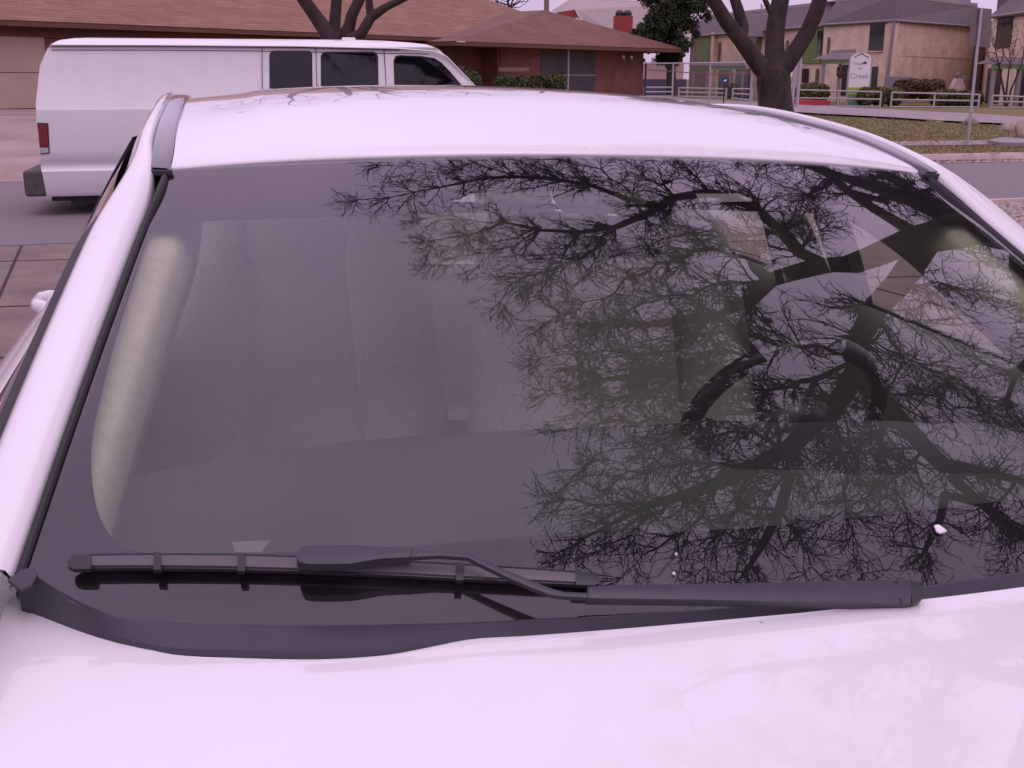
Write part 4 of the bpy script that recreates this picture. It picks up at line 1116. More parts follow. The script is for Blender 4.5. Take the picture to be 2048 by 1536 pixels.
# ------------------------------------------------------------------ leaves and hedges
def leaf_cloud(n, centres, size, seed, surf=.75):
    r = np.random.default_rng(seed); b = MB()
    vs = []; fs = []
    C_ = np.array([c[:3] for c in centres], float); R_ = np.array([c[3:6] if len(c) >= 6 else (c[3],) * 3 for c in centres], float)
    wts = R_.prod(axis=1) ** .67; wts /= wts.sum()
    idx = r.choice(len(C_), n, p=wts)
    d = r.normal(size=(n, 3)); d /= np.linalg.norm(d, axis=1)[:, None]
    rad = surf + (1 - surf) * r.random(n) - .25 * (r.random(n) < .35) * r.random(n)
    P = C_[idx] + d * R_[idx] * rad[:, None]
    a = r.normal(size=(n, 3)); a /= np.linalg.norm(a, axis=1)[:, None]
    c = np.cross(a, d + r.normal(size=(n, 3)) * .8); c /= (np.linalg.norm(c, axis=1)[:, None] + 1e-9)
    s = size * (.6 + .8 * r.random(n))[:, None]
    V = np.stack([P - a * s * .5, P + c * s * .35, P + a * s * .6, P - c * s * .35], axis=1).reshape(-1, 3)
    b.v = [tuple(v) for v in V.tolist()]; b.f = [(4*i, 4*i+1, 4*i+2, 4*i+3) for i in range(n)]
    return b
def hedge_(px0, px1, ytop, ybot, Y, m_, label, seed, n=2600, depth=.9, size=.10, group=None):
    x0, x1 = X_at(px0, Y), X_at(px1, Y); zt = at_y((px0 + px1) / 2, ytop, Y)[2]; zb = max(at_y((px0 + px1) / 2, ybot, Y)[2], float(Hgt((x0 + x1) / 2, Y)) - .05)
    rr = random.Random(seed); cs = []; k = max(3, int((x1 - x0) / .55))
    for i in range(k):
        cx = x0 + .3 + (x1 - x0 - .6) * i / (k - 1); top = zt - rr.uniform(0, .16)
        cs.append((cx, Y + depth / 2 + rr.uniform(-.1, .1), (top + zb) / 2, .45, depth / 2, (top - zb) / 2))
        cs.append((cx, Y + depth / 2, top - .3, .42, depth / 2.1, .3))
    e = empty('hedge', ((x0 + x1) / 2, Y + depth / 2, zb), 0, label, 'hedge', group)
    o = leaf_cloud(n, cs, size, seed, .8).build('foliage', m_, None); o.parent = e; o.matrix_parent_inverse = Matrix.Translation(e.location).inverted()
    core = MB()
    for c in cs[::2]: core.tube([(c[0], c[1], zb - .05), (c[0], c[1], c[2] + c[5] * .5)], [.03, .02], n=5)
    oc = core.build('stems', M['wood'], None); oc.parent = e; oc.matrix_parent_inverse = Matrix.Translation(e.location).inverted()
    inner = MB()
    for c in cs[::2]:
        for a in np.linspace(0, 6.28, 9)[:-1]: pass
    return e
hedge_(992, 1128, 144, 190, 44, M['leaf'], 'clipped green hedge in front of the brick house wing', 11, 5200)
hedge_(900, 955, 140, 190, 43, M['leaf'], 'small green hedge showing just beyond the van windshield', 12, 2600)

# ------------------------------------------------------------------ bare-tree machinery
def tube_mesh(nodes, par, rad, keep, sides):
    """sweep chains of a branching skeleton; keep(i) decides which nodes go into this mesh"""
    n = len(nodes); ch = [[] for _ in range(n)]
    for i in range(1, n):
        if par[i] >= 0: ch[par[i]].append(i)
    b = MB(); V = b.v; Fc = b.f
    stack = [i for i in range(n) if keep[i] and (par[i] < 0 or not keep[par[i]])]
    stack = [(i, par[i]) for i in stack]
    while stack:
        i, p = stack.pop(); chain = ([p] if p >= 0 else []) + [i]; cur = i
        while True:
            cc = [c for c in ch[cur] if keep[c]]
            if not cc: break
            cc.sort(key=lambda c: -rad[c]); 
            for c in cc[1:]: stack.append((c, cur))
            cur = cc[0]; chain.append(cur)
        if len(chain) < 2: continue
        pts = nodes[chain]; rr = rad[chain].copy()
        if p >= 0: rr[0] = min(rr[0], rr[1] * 1.25)
        t = np.gradient(pts, axis=0); t /= (np.linalg.norm(t, axis=1)[:, None] + 1e-9)
        k = sides(rr.max()); ref = np.array([.31, .17, .93]); ang = np.linspace(0, 2*np.pi, k, endpoint=False)
        A = np.cross(t, ref); A /= (np.linalg.norm(A, axis=1)[:, None] + 1e-9); B = np.cross(A, t)
        ring = pts[:, None, :] + rr[:, None, None] * (A[:, None, :] * np.cos(ang)[None, :, None] + B[:, None, :] * np.sin(ang)[None, :, None])
        n0 = len(V); V.extend(map(tuple, ring.reshape(-1, 3).tolist()))
        for a in range(len(chain) - 1):
            for j in range(k):
                Fc.append((n0 + a*k + j, n0 + a*k + (j+1) % k, n0 + (a+1)*k + (j+1) % k, n0 + (a+1)*k + j))
        Fc.append(tuple(n0 + (len(chain)-1)*k + j for j in range(k)))
    return b
def colonize(nodes, par, att, step, dinf, dkill, rngl, jitter=.25, trop=(0, 0, .1), maxit=400, maxn=60000, inertia=.35):
    nodes = [np.array(p, float) for p in nodes]; par = list(par)
    att = np.array(att, float); best = np.full(len(att), 1e9); bi = np.zeros(len(att), int)
    def upd(idx):
        nonlocal best, bi
        P = np.array([nodes[i] for i in idx])
        for s0 in range(0, len(P), 400):
            Q = P[s0:s0+400]
            D = ((att[:, None, :] - Q[None, :, :]) ** 2).sum(-1); j = D.argmin(1); m = D[np.arange(len(att)), j]
            u = m < best; best[u] = m[u]; bi[u] = np.array(idx)[s0 + j[u]]
    upd(list(range(len(nodes))))
    trop = np.array(trop)
    for it in range(maxit):
        act = best < dinf ** 2
        if not act.any() or len(nodes) > maxn: break
        ids = bi[act]; A = att[act]; new = []
        u, inv = np.unique(ids, return_inverse=True)
        base = np.array([nodes[i] for i in u])
        dirs = A - base[inv]; dirs /= (np.linalg.norm(dirs, axis=1)[:, None] + 1e-9)
        acc = np.zeros((len(u), 3)); np.add.at(acc, inv, dirs)
        acc /= (np.linalg.norm(acc, axis=1)[:, None] + 1e-9)
        inc = np.array([nodes[i] - nodes[par[i]] if par[i] >= 0 else np.zeros(3) for i in u]); inc /= (np.linalg.norm(inc, axis=1)[:, None] + 1e-9)
        acc += inc * inertia + rngl.normal(size=acc.shape) * jitter + trop; acc /= np.linalg.norm(acc, axis=1)[:, None]
        for k_, i in enumerate(u):
            nodes.append(base[k_] + acc[k_] * step); par.append(int(i)); new.append(len(nodes) - 1)
        upd(new)
        keep = best > dkill ** 2
        att = att[keep]; best = best[keep]; bi = bi[keep]
        if len(att) == 0: break
    return np.array(nodes), np.array(par)
def pipe(nodes, par, r0, ex=2.3, fixed=None):
    n = len(nodes); s = np.zeros(n)
    kids = np.zeros(n, int)
    for i in range(n - 1, 0, -1):
        if s[i] == 0: s[i] = r0 ** ex
        if par[i] >= 0: s[par[i]] += s[i]
    s[s == 0] = r0 ** ex
    r = s ** (1 / ex)
    if fixed is not None:
        for i, v in fixed.items(): r[i] = max(v, 0)
    return r
M['bark'] = mat('bark', (.042, .030, .027), rough=.95, var=.5, vs=5, detail=9, bump=.9, bs=22, stretch=(1, 1, .35))
M['barkd'] = mat('dark_bark', (.030, .025, .024), rough=.95, var=.3, vs=6, bump=.8, bs=25)
M['twig'] = mat('twigs', (.050, .038, .034), rough=.95)
M['twigd'] = mat('dark_twigs', (.018, .015, .015), rough=.95)
M['moss'] = mat('ball_moss', (.028, .028, .022), rough=1)
def limb_nodes(limbs):
    """limbs: list of (parent_key, [(point, radius)...]) -> nodes, parents, radii; parent_key=(limb index, node index) or None"""
    nodes, par, rad, start = [], [], {}, []
    for pk, pts in limbs:
        prev = -1 if pk is None else start[pk[0]] + pk[1]
        start.append(len(nodes))
        for j, (p, r) in enumerate(pts):
            nodes.append(np.array(p, float)); par.append(prev); rad[len(nodes) - 1] = r; prev = len(nodes) - 1
    return nodes, par, rad, start
def densify(pts, step=.35):
    out = [pts[0]]
    for (a, ra), (c, rc) in zip(pts[:-1], pts[1:]):
        a = np.array(a, float); c = np.array(c, float); m = max(1, int(np.linalg.norm(c - a) / step))
        for k in range(1, m + 1): out.append((a + (c - a) * k / m, ra + (rc - ra) * k / m))
    return out
def make_bare_tree(limbs, att, label, cat, group, r0, step, dinf, dkill, seed, mt, mw, thr, base, jitter=.25, maxn=60000, name='bare_tree', trop=(0, 0, .1), moss=0, shoots=0, pex=2.3, inertia=.35):
    nodes, par, rad, st = limb_nodes(limbs)
    nodes, par = colonize(nodes, par, att, step, dinf, dkill, np.random.default_rng(seed), jitter, maxn=maxn, trop=trop, inertia=inertia)
    if shoots: nodes, par = add_shoots(nodes, par, shoots, np.random.default_rng(seed + 100), step)
    r = pipe(nodes, par, r0, ex=pex)
    for i, v in rad.items(): r[i] = v
    # no twig thicker than its parent
    for i in range(1, len(nodes)):
        if par[i] >= 0 and i not in rad: r[i] = min(r[i], r[par[i]] * .92)
    e = empty(name, base, 0, label, cat, group)
    inv = Matrix.Translation(e.location).inverted()
    k1 = r >= thr; k2 = ~k1
    o = tube_mesh(nodes, par, r, k1, lambda x: 14 if x > .15 else (9 if x > .05 else 6)).build('trunk', mt, None, smooth=True); o.parent = e; o.matrix_parent_inverse = inv
    o = tube_mesh(nodes, par, r, k2, lambda x: 5 if x > .02 else 3).build('crown', mw, None, smooth=True); o.parent = e; o.matrix_parent_inverse = inv
    print('TREE', label[:30], len(nodes))
    return e, nodes, par, r
def add_shoots(nodes, par, length, rg, step):
    """short straight shoots leaving the twig ends and sides"""
    n = len(nodes); kids = np.bincount(par[par >= 0], minlength=n)
    nn = list(nodes); pp = list(par)
    for i in range(1, n):
        if par[i] < 0: continue
        tip = kids[i] == 0
        if not tip and rg.random() > .10: continue
        j = par[i]; j2 = par[j] if par[j] >= 0 else j
        d = nodes[i] - nodes[j2]; d = d / (np.linalg.norm(d) + 1e-9)
        for q in range(2 if tip else 1):
            v = d + rg.normal(size=3) * (.35 if tip else .8); v /= np.linalg.norm(v); L_ = length * rg.uniform(.4, 1.3); p = nodes[i]; prev = i
            for k in range(3):
                v = v + rg.normal(size=3) * .12; v /= np.linalg.norm(v); p = p + v * L_ / 3; nn.append(p); pp.append(prev); prev = len(nn) - 1
    return np.array(nn), np.array(pp)
def ell(n, c, rad, rg, lo=.25):
    d = rg.normal(size=(n, 3)); d /= np.linalg.norm(d, axis=1)[:, None]
    return np.array(c) + d * np.array(rad) * (lo + (1 - lo) * rg.random(n)[:, None] ** .5)

# tree behind the van
Yt = 22.5
def tp(px, py, Y, r): return (at_y(px, py, Y), r)
g0 = on_ground(668, 262); gb_ = np.array([X_at(668, Yt), Yt, float(Hgt(X_at(668, Yt), Yt))])
limbs = [(None, densify([(gb_ - [0, 0, .1], .34), (gb_ + [0, 0, .35], .25), (at_y(668, 150, Yt), .21), (at_y(668, 92, Yt), .22)])),
         ((0, -1), 0)]
tr = limbs[0][1]; nb = len(tr) - 1
limbs = [(None, tr),
    ((0, nb), densify([tp(652, 62, Yt, .15), tp(628, 28, Yt - .1, .13), tp(604, -6, Yt - .2, .12), tp(560, -70, Yt - .4, .10), tp(530, -150, Yt - .6, .07)])),
    ((0, nb), densify([tp(668, 60, Yt + .1, .12), tp(672, 20, Yt + .1, .11), tp(676, -40, Yt + .2, .10), tp(668, -140, Yt + .2, .07)])),
    ((0, nb), densify([tp(697, 60, Yt, .13), tp(704, 30, Yt, .11), tp(722, -8, Yt, .10), tp(748, -70, Yt, .08), tp(760, -160, Yt, .06)])),
    ((0, nb), densify([tp(722, 68, Yt - .1, .11), tp(742, 34, Yt - .1, .10), tp(772, 14, Yt - .1, .075), tp(818, -8, Yt - .2, .06), tp(880, -50, Yt - .3, .05), tp(930, -110, Yt - .3, .04)])),
    ((4, 1), densify([tp(738, 0, Yt - .1, .07), tp(748, -40, Yt, .06), tp(790, -120, Yt, .05)]))]
rg = np.random.default_rng(21)
att = ell(650, at_y(690, -210, Yt), (4.0, 3.6, 1.9), rg)
make_bare_tree(limbs, att, 'bare leafless tree standing behind the white van', 'tree', 'bare street trees', .012, .28, 2.5, .5, 3, M['bark'], M['twig'], .05, tuple(gb_))

# big tree on the lawn at the right
gt = on_ground(1550, 234); Yr = float(gt[1])
tr = densify([(gt - [0, 0, .15], .56), (gt + [0, 0, .12], .48), (at_y(1551, 215, Yr), .44), (at_y(1549, 190, Yr), .425), (at_y(1547, 160, Yr), .43), (at_y(1546, 146, Yr), .44)], .3); nb = len(tr) - 1
limbs = [(None, tr),
    ((0, nb), densify([tp(1520, 132, Yr, .24), tp(1502, 108, Yr, .215), tp(1482, 80, Yr - .1, .20), tp(1452, 42, Yr - .1, .185), tp(1428, 2, Yr - .2, .17), tp(1390, -60, Yr - .3, .13), tp(1330, -150, Yr - .4, .08)])),
    ((1, 2), densify([tp(1486, 52, Yr + .1, .145), tp(1478, 25, Yr + .1, .14), tp(1468, -6, Yr + .2, .125), tp(1450, -90, Yr + .3, .08)])),
    ((0, nb), densify([tp(1550, 118, Yr + .1, .27), tp(1549, 85, Yr + .2, .245), tp(1552, 45, Yr + .2, .235), tp(1561, 0, Yr + .3, .22), tp(1570, -70, Yr + .4, .16), tp(1560, -170, Yr + .4, .10)])),
    ((3, 2), densify([tp(1540, 22, Yr + .2, .075), tp(1530, 0, Yr + .2, .065), tp(1512, -60, Yr + .2, .05)])),
    ((0, nb), densify([tp(1572, 130, Yr - .1, .24), tp(1594, 98, Yr - .1, .215), tp(1614, 66, Yr - .1, .205), tp(1632, 25, Yr - .1, .20), tp(1641, -5, Yr - .1, .185), tp(1670, -70, Yr - .1, .14), tp(1720, -160, Yr - .1, .09)]))]
att = ell(900, at_y(1545, -250, Yr), (5.2, 4.5, 2.6), rg)
make_bare_tree(limbs, att, 'big dark tree forking into three limbs on the lawn by the chain link fence', 'tree', 'bare street trees', .012, .3, 3.0, .55, 4, M['bark'], M['twig'], .05, tuple(gt))
M['pinkish'] = mat('pale_pink_paint', (.62, .42, .40), rough=.8, var=.1, vs=3)
# ------------------------------------------------------------------ grey roofed house and chimneys behind the brown house
gh = empty('grey_roofed_house', (X_at(1230, 78), 78, -.1), 0, 'house with a pale grey roof and red walls rising behind the brown roof', 'house')
def Pg(b, name, m_, par, **k):
    o = b.build(name, m_, None, **k); o.parent = par; o.matrix_parent_inverse = Matrix.Translation(par.location).inverted(); return o
YB = 78.0
a0, a1, a2, a3 = at_y(1113, 24, YB), at_y(1153, -2, YB + 2), at_y(1420, -6, YB + 4), at_y(1420, 95, YB)
Pg(MB().extrude([at_y(1153, 20, YB), at_y(1166, 40, YB - .3), at_y(1250, 75, YB - .3), at_y(1382, 85, YB - .3), at_y(1382, 6, YB + 5), at_y(1260, 1, YB + 5), at_y(1152, -1, YB + 5), at_y(1112, 25, YB + .5)], (0, 9, .6)), 'roof', M['lroof'], gh)
Pg(MB().extrude([at_y(1113, 25, YB - .4), at_y(1150, 19, YB - .4), at_y(1152, 45, YB - .4), at_y(1113, 60, YB - .4)], (0, 5, 0)), 'gable_wall', M['redw'], gh)
p, q = at_y(1120, 60, YB), at_y(1375, 60, YB)
Pg(MB().box(((p[0] + q[0]) / 2, YB + 5, 1.2), (q[0] - p[0], 8, 2.6)), 'wall', M['pinkish'], gh)
Pg(MB().extrude([at_y(1149, 19, YB - .5), at_y(1153, 20, YB - .5), at_y(1168, 40, YB - .6), at_y(1160, 40, YB - .6)], (0, .1, 0)), 'fascia', M['cream'], gh)
p, q = at_y(1230, 31, 72), at_y(1266, 31, 72); zb_ = at_y(1240, 90, 72)[2]
Pg(MB().box(((p[0] + q[0]) / 2, 72.6, (p[2] + zb_) / 2), (q[0] - p[0], 1.2, p[2] - zb_)), 'chimney', M['redw'], gh)
for px in (1239, 1255):
    c = at_y(px, 30, 72.5); Pg(MB().tube([(c[0], c[1], c[2] - .1), (c[0], c[1], c[2] + .12), (c[0], c[1], c[2] + .28)], [.24, .27, .16], n=12), 'chimney_cap', M['dark'], gh)
# second red gable peeking out right of the evergreen
p = at_y(1392, 45, 98)
Pg(MB().extrude([at_y(1385, 42, 97), at_y(1410, 43, 97), at_y(1384, 62, 97), at_y(1378, 62, 97)], (0, 3, 0)), 'gable_end', M['redw'], gh)
# pole behind the roof
p = at_y(1093, 24, 66)
tag(MB().tube([(p[0], p[1], -.1), (p[0], p[1], 4.2), (p[0], p[1], 8.5)], [.17, .16, .14], n=10).build('utility_pole', M['wood'], smooth=True), 'brown wooden pole rising straight up behind the brown shingle roof', 'pole')

# evergreen tree
e = empty('evergreen_tree', (X_at(1345, 62), 62, -.1), 0, 'dense dark evergreen tree between the brown roof and the apartments', 'tree')
def tc_(px, py, r, Y=62, rz=None): p = at_y(px, py, Y); return (p[0], p[1] + random.uniform(-.8, .8), p[2], r, r, rz or r * .85)
cs = [tc_(1300, 55, .75), tc_(1285, 70, .5), tc_(1330, 70, .9), tc_(1340, 30, 1.0), tc_(1315, 30, .8), tc_(1375, 50, .65), tc_(1362, 90, .6), tc_(1340, 105, .55), tc_(1375, 8, .9), tc_(1400, 10, .55), tc_(1410, 30, .35), tc_(1345, -20, 1.3), tc_(1390, -30, 1.1), tc_(1310, -10, .9), tc_(1370, -70, 1.4), tc_(1320, -80, 1.2), tc_(1300, 90, .55), tc_(1280, 120, .3), tc_(1325, 118, .5), tc_(1355, 112, .4), tc_(1272, 65, .3)]
Pg(leaf_cloud(30000, [tuple(c[:3]) + tuple(q * random.uniform(.8, 1.15) for q in c[3:6]) for c in cs] + [(c[0] + random.uniform(-1, 1) * c[3], c[1] + random.uniform(-1, 1) * c[3], c[2] + random.uniform(-1, 1) * c[3], c[3] * .42, c[3] * .42, c[3] * .35) for c in cs for _ in range(3)], .15, 31, .35), 'crown', M['leafd'], e)
tb = MB(); c = e.location
tb.tube([(c[0], c[1], -.2), (c[0] - .1, c[1], 2.0), (c[0], c[1], 5), (c[0] + .3, c[1], 8)], [.32, .25, .2, .08], n=10)
for q in cs[::3]: tb.tube([(c[0] - .05, c[1], max(1.6, q[2] - 1.2)), (q[0], q[1], q[2])], [.10, .03], n=6)
Pg(tb, 'trunk', M['barkd'], e)

# ------------------------------------------------------------------ apartments: two-storey tan brick with grey mansard roofs
def apt(name, label, corners, eave, top, walls, zb=-.12, rdepth=9):
    """corners: list of (px, Y) plan points of the facade from left to right"""
    root = empty(name, (X_at(*corners[0]), corners[0][1], zb), 0, label, 'building', 'apartment blocks')
    return root
YE = lambda py, ze=4.85: (ze - 1.5) * 2284 / (155 - py)
def pt(px, Y, z): return np.array([X_at(px, Y), Y, z])
ZE = 4.85; ZB = -.12
# plan points (pixel column, distance)
a_pts = [(1378, YE(76)), (1424, YE(72)), (1642, YE(55))]
b_pts = [(1642, YE(55) - 1.3), (1779, YE(45)), (1962, YE(59)), ]
c_pts = [(1975, YE(38)), (2060, YE(27)), (2230, YE(8))]
def facade(root, pts, ms, name='wall', z0=ZB, z1=ZE, back=9):
    for i, ((p0, Y0), (p1, Y1)) in enumerate(zip(pts[:-1], pts[1:])):
        A, B = pt(p0, Y0, z0), pt(p1, Y1, z0); d = B - A; n = np.array([-d[1], d[0], 0]) / np.linalg.norm(d)
        Pg(MB().extrude([A, B, B + [0, 0, z1 - z0], A + [0, 0, z1 - z0]], n * .35), name, ms[i], root)
def mansard(root, pts, rise=1.45, inn=1.0, over=.25, name='roof', m_=None, ret=None):
    low = []; top = []
    P = [pt(p, Y, ZE) for p, Y in pts]
    for i, p in enumerate(P):
        ns = []
        for j in (i - 1, i):
            if 0 <= j < len(P) - 1: d = P[j + 1] - P[j]; ns.append(np.array([-d[1], d[0], 0]) / np.linalg.norm(d))
        n = np.mean(ns, axis=0); n /= max(.5, np.linalg.norm(n) ** 2) ** .5
        low.append(p - n * over); top.append(p + n * inn + [0, 0, rise])
    b = MB(); k = len(P)
    back = [t + np.array([0, 7, .25]) for t in top]
    b.grid([low, top, back]); lowb = [l + np.array([0, 0, -.16]) for l in low]; b.grid([lowb, low])
    b.grid([[l + (t - l) * .35 for l, t in zip(lowb, [p + np.array([0, .6, -.16]) for p in P])], lowb])
    Pg(b, name, m_ or M['groof'], root)
    g = MB()
    for i in range(k - 1): g.tube([low[i] + [0, 0, -.05], low[i + 1] + [0, 0, -.05]], .075, n=6)
    Pg(g, 'gutter', M['gutter'], root)
    tr = MB(); tr.grid([[t + np.array([0, -.05, -.06]) for t in top], [t + np.array([0, -.05, .16]) for t in top], [t + np.array([0, .3, .16]) for t in top]])
    Pg(tr, 'roof_edge', M['lroof'], root)
    return top
def on_seg(pts, px, off=0.0):
    """distance of the facade at pixel column px"""
    xs_ = [p for p, _ in pts]
    for (p0, Y0), (p1, Y1) in zip(pts[:-1], pts[1:]):
        if p0 <= px <= p1:
            A, B = pt(p0, Y0, 0)[:2], pt(p1, Y1, 0)[:2]; r = np.array([(px - 1024) / 2284, 1.0]); d = B - A
            s = np.linalg.solve(np.array([[r[0], -d[0]], [r[1], -d[1]]]), A); n = np.array([-d[1], d[0]]) / np.linalg.norm(d)
            return float(s[0]), np.array([n[0], n[1], 0])
    return pts[0][1], np.array([0, 1, 0])
def panel(root, pts, poly, name, m_, off=.06, th=.1, par=None):
    Q = []
    for px, py in poly:
        Y, n = on_seg(pts, px); p = np.array([X_at(px, Y), Y, 1.5 + (155 - py) / 2284 * Y]); Q.append(p - n * off)
    return Pg(MB().extrude(Q, n * th), name, m_, root)
def rect(x0, y0, x1, y1, sl=0): return [(x0, y1), (x1, y1 + sl), (x1, y0 + sl), (x0, y0)]
ra = empty('apartment_block', (X_at(1424, 90), 90, ZB), 0, 'farthest two-storey tan apartment wing with green siding, partly behind the forked tree', 'building', 'apartment blocks')
facade(ra, a_pts, [M['wood'], M['tan']])
mansard(ra, a_pts)
panel(ra, a_pts, rect(1393, 74, 1423, 125), 'siding', M['green'], .10)
for k in range(6): panel(ra, a_pts, rect(1393, 81 + k * 8, 1423, 82 + k * 8), 'siding_groove', M['gtrim'], .12)
panel(ra, a_pts, rect(1604, 56, 1641, 128), 'siding', M['green'], .12)
panel(ra, a_pts, rect(1495, 63, 1512, 112), 'window', M['win'], .14); panel(ra, a_pts, rect(1513, 63, 1519, 108), 'shutter', M['green'], .16)
panel(ra, a_pts, rect(1633, 66, 1641, 107), 'window', M['win'], .16)
panel(ra, a_pts, rect(1424.5, 69, 1430, 212), 'brick_pier', M['tan2'], .25, .3)
panel(ra, a_pts, rect(1436, 87, 1439, 124), 'downpipe', M['wood'], .15)
panel(ra, a_pts, rect(1571, 84, 1574, 115), 'downpipe', M['wood'], .15)
panel(ra, a_pts, rect(1403, 140, 1425, 205), 'door', M['wood'], .15); panel(ra, a_pts, rect(1440, 140, 1464, 200), 'window', M['win'], .15)
panel(ra, a_pts, rect(1607, 138, 1618, 165), 'window', M['win'], .15); panel(ra, a_pts, rect(1634, 138, 1638, 168), 'downpipe', M['wood'], .15)
panel(ra, a_pts, rect(1474, 138, 1500, 200), 'window', M['win'], .14)
# long porch roof with green fascia
def porch(root, px0, px1, y0, y1, Y, posts, deep=1.6, over=8, lab=None):
    A, B = at_y(px0, y1, Y), at_y(px1, y1, Y); h = at_y(px0, y0, Y)[2] - A[2]; d = B - A
    b = MB(); up = np.array([0, 0, h])
    b.add([A, B, B + [0, deep, h] - [.0, 0, 0], A + [.8, deep, h], A + [0, deep + .2, 0], B + [0, deep + .2, 0]], [(0, 1, 2, 3), (0, 3, 4), (1, 5, 2), (2, 5, 4, 3)])
    Pg(b, 'porch_roof', M['groof'], root)
    Pg(MB().extrude([A, B, B - [0, 0, .26], A - [0, 0, .26]], (0, .08, 0)), 'green_fascia', M['gtrim'], root)
    Pg(MB().extrude([A - [.05, .03, -.02], B - [-.05, .03, -.02], B - [-.05, .03, .05], A - [.05, .03, .05]], (0, .06, 0)), 'gutter', M['gutter'], root)
    for px in posts:
        q = at_y(px, y1, Y); Pg(MB().box((q[0], Y + .15, (q[2] + ZB) / 2 - .1), (.17, .17, q[2] - ZB - .2)), 'porch_post', M['gutter'], root)
porch(ra, 1383, 1492, 123, 131, 84, (1388, 1415, 1462, 1487))
rb_ = empty('apartment_block', (X_at(1779, 68), 68, ZB), 0, 'nearer two-storey tan brick apartment wing with its blank gable wall toward the hedges', 'building', 'apartment blocks')
facade(rb_, b_pts, [M['tan'], M['tan2']])
tops_b = mansard(rb_, b_pts, rise=1.42, inn=.8)
panel(rb_, b_pts, rect(1733, 50, 1761, 104, -1), 'window', M['win'], .05, .12)
panel(rb_, b_pts, rect(1731, 104, 1762, 106.5), 'window_sill', M['tan2'], .12, .2)
panel(rb_, b_pts, rect(1738, 134, 1755, 176), 'window', M['win'], .05, .12)
panel(rb_, b_pts, rect(1652, 78, 1655, 118), 'downpipe', M['wood'], .12); panel(rb_, b_pts, rect(1685, 130, 1697, 190), 'door', M['win'], .06)
panel(rb_, b_pts, rect(1696, 138, 1700, 190), 'door_frame', M['gutter'], .1)
Pg(MB().tube([pt(1778.5, on_seg(b_pts, 1778)[0] - .12, ZE - .1), pt(1776, on_seg(b_pts, 1778)[0] - .12, 2.5), pt(1770, on_seg(b_pts, 1774)[0] - .12, ZB)], .10, n=8), 'downpipe', M['gutter'], rb_)
Pg(MB().tube([pt(1944, on_seg(b_pts, 1944)[0] - .1, ZE - .6), pt(1940, on_seg(b_pts, 1940)[0] - .1, ZB)], .07, n=6), 'conduit', M['wood'], rb_)
panel(rb_, b_pts, rect(1779, 112.0, 1950, 113.0, 6), 'brick_ledge', M['tan'], .04, .06)
porch(rb_, 1645, 1722, 106, 118, 64.5, (1650, 1683), deep=2.2)
Pg(MB().extrude([at_y(1665, 101, 67), at_y(1712, 98, 67), at_y(1712, 106, 67), at_y(1665, 107, 67)], (0, .3, 0)), 'porch_flashing', M['gutter'], rb_)
Pg(leaf_cloud(160, [tuple(at_y(1681, 143, 64)) + (.22, .2, .38)], .14, 41), 'hanging_planter', M['leafr'], rb_)
Pg(MB().extrude([pt(1645, YE(55), ZB), pt(1779, YE(45) + .4, ZB), pt(1960, YE(59) + .4, ZB), pt(1962, 100, ZB), pt(1660, 104, ZB)], (0, 0, ZE - ZB - .1)), 'rear_wing', M['tan2'], rb_)
Pg(MB().extrude([pt(1385, 99, ZB), pt(1424, 93.5, ZB), pt(1640, 80, ZB), pt(1650, 100, ZB), pt(1400, 108, ZB)], (0, 0, ZE - ZB - .1)), 'rear_wing', M['tan2'], ra)
rc = empty('apartment_block', (X_at(2010, 62), 62, ZB), 0, 'apartment wing cut off by the right picture edge, with a dark upper window', 'building', 'apartment blocks')
facade(rc, c_pts, [M['tan'], M['tan']]); mansard(rc, c_pts, rise=2.0, inn=1.9)
Pg(MB().extrude([pt(1978, YE(38) + .5, ZB), pt(2228, YE(8) + .5, ZB), pt(2228, YE(8) + 12, ZB), pt(1978, 84, ZB)], (0, 0, ZE - ZB)), 'rear_wing', M['tan2'], rc)
Pg(MB().extrude([pt(1978, YE(38) + 1.5, ZE), pt(2226, YE(8) + 1.5, ZE), pt(2226, YE(8) + 11.5, ZE), pt(1978, 83, ZE)], (0, 0, 1.9)), 'roof_deck', M['groof'], rc)
Pg(MB().extrude([pt(1975, YE(38), ZB), pt(1975, YE(38), ZE), pt(1962, 84, ZE), pt(1962, 84, ZB)], (.2, .1, 0)), 'return_wall', M['tan2'], rc)
panel(rc, c_pts, rect(1984, 39, 2014, 100, -3), 'window', M['win'], .05, .12)
panel(rc, c_pts, rect(1968 + 8, 137, 2003, 205), 'door', M['win'], .06, .12); panel(rc, c_pts, rect(2034, 137, 2052, 210), 'door', M['win'], .06)
porch(rc, 1985, 2160, 113, 127, 57, (1992, 2044, 2100), deep=2.0)
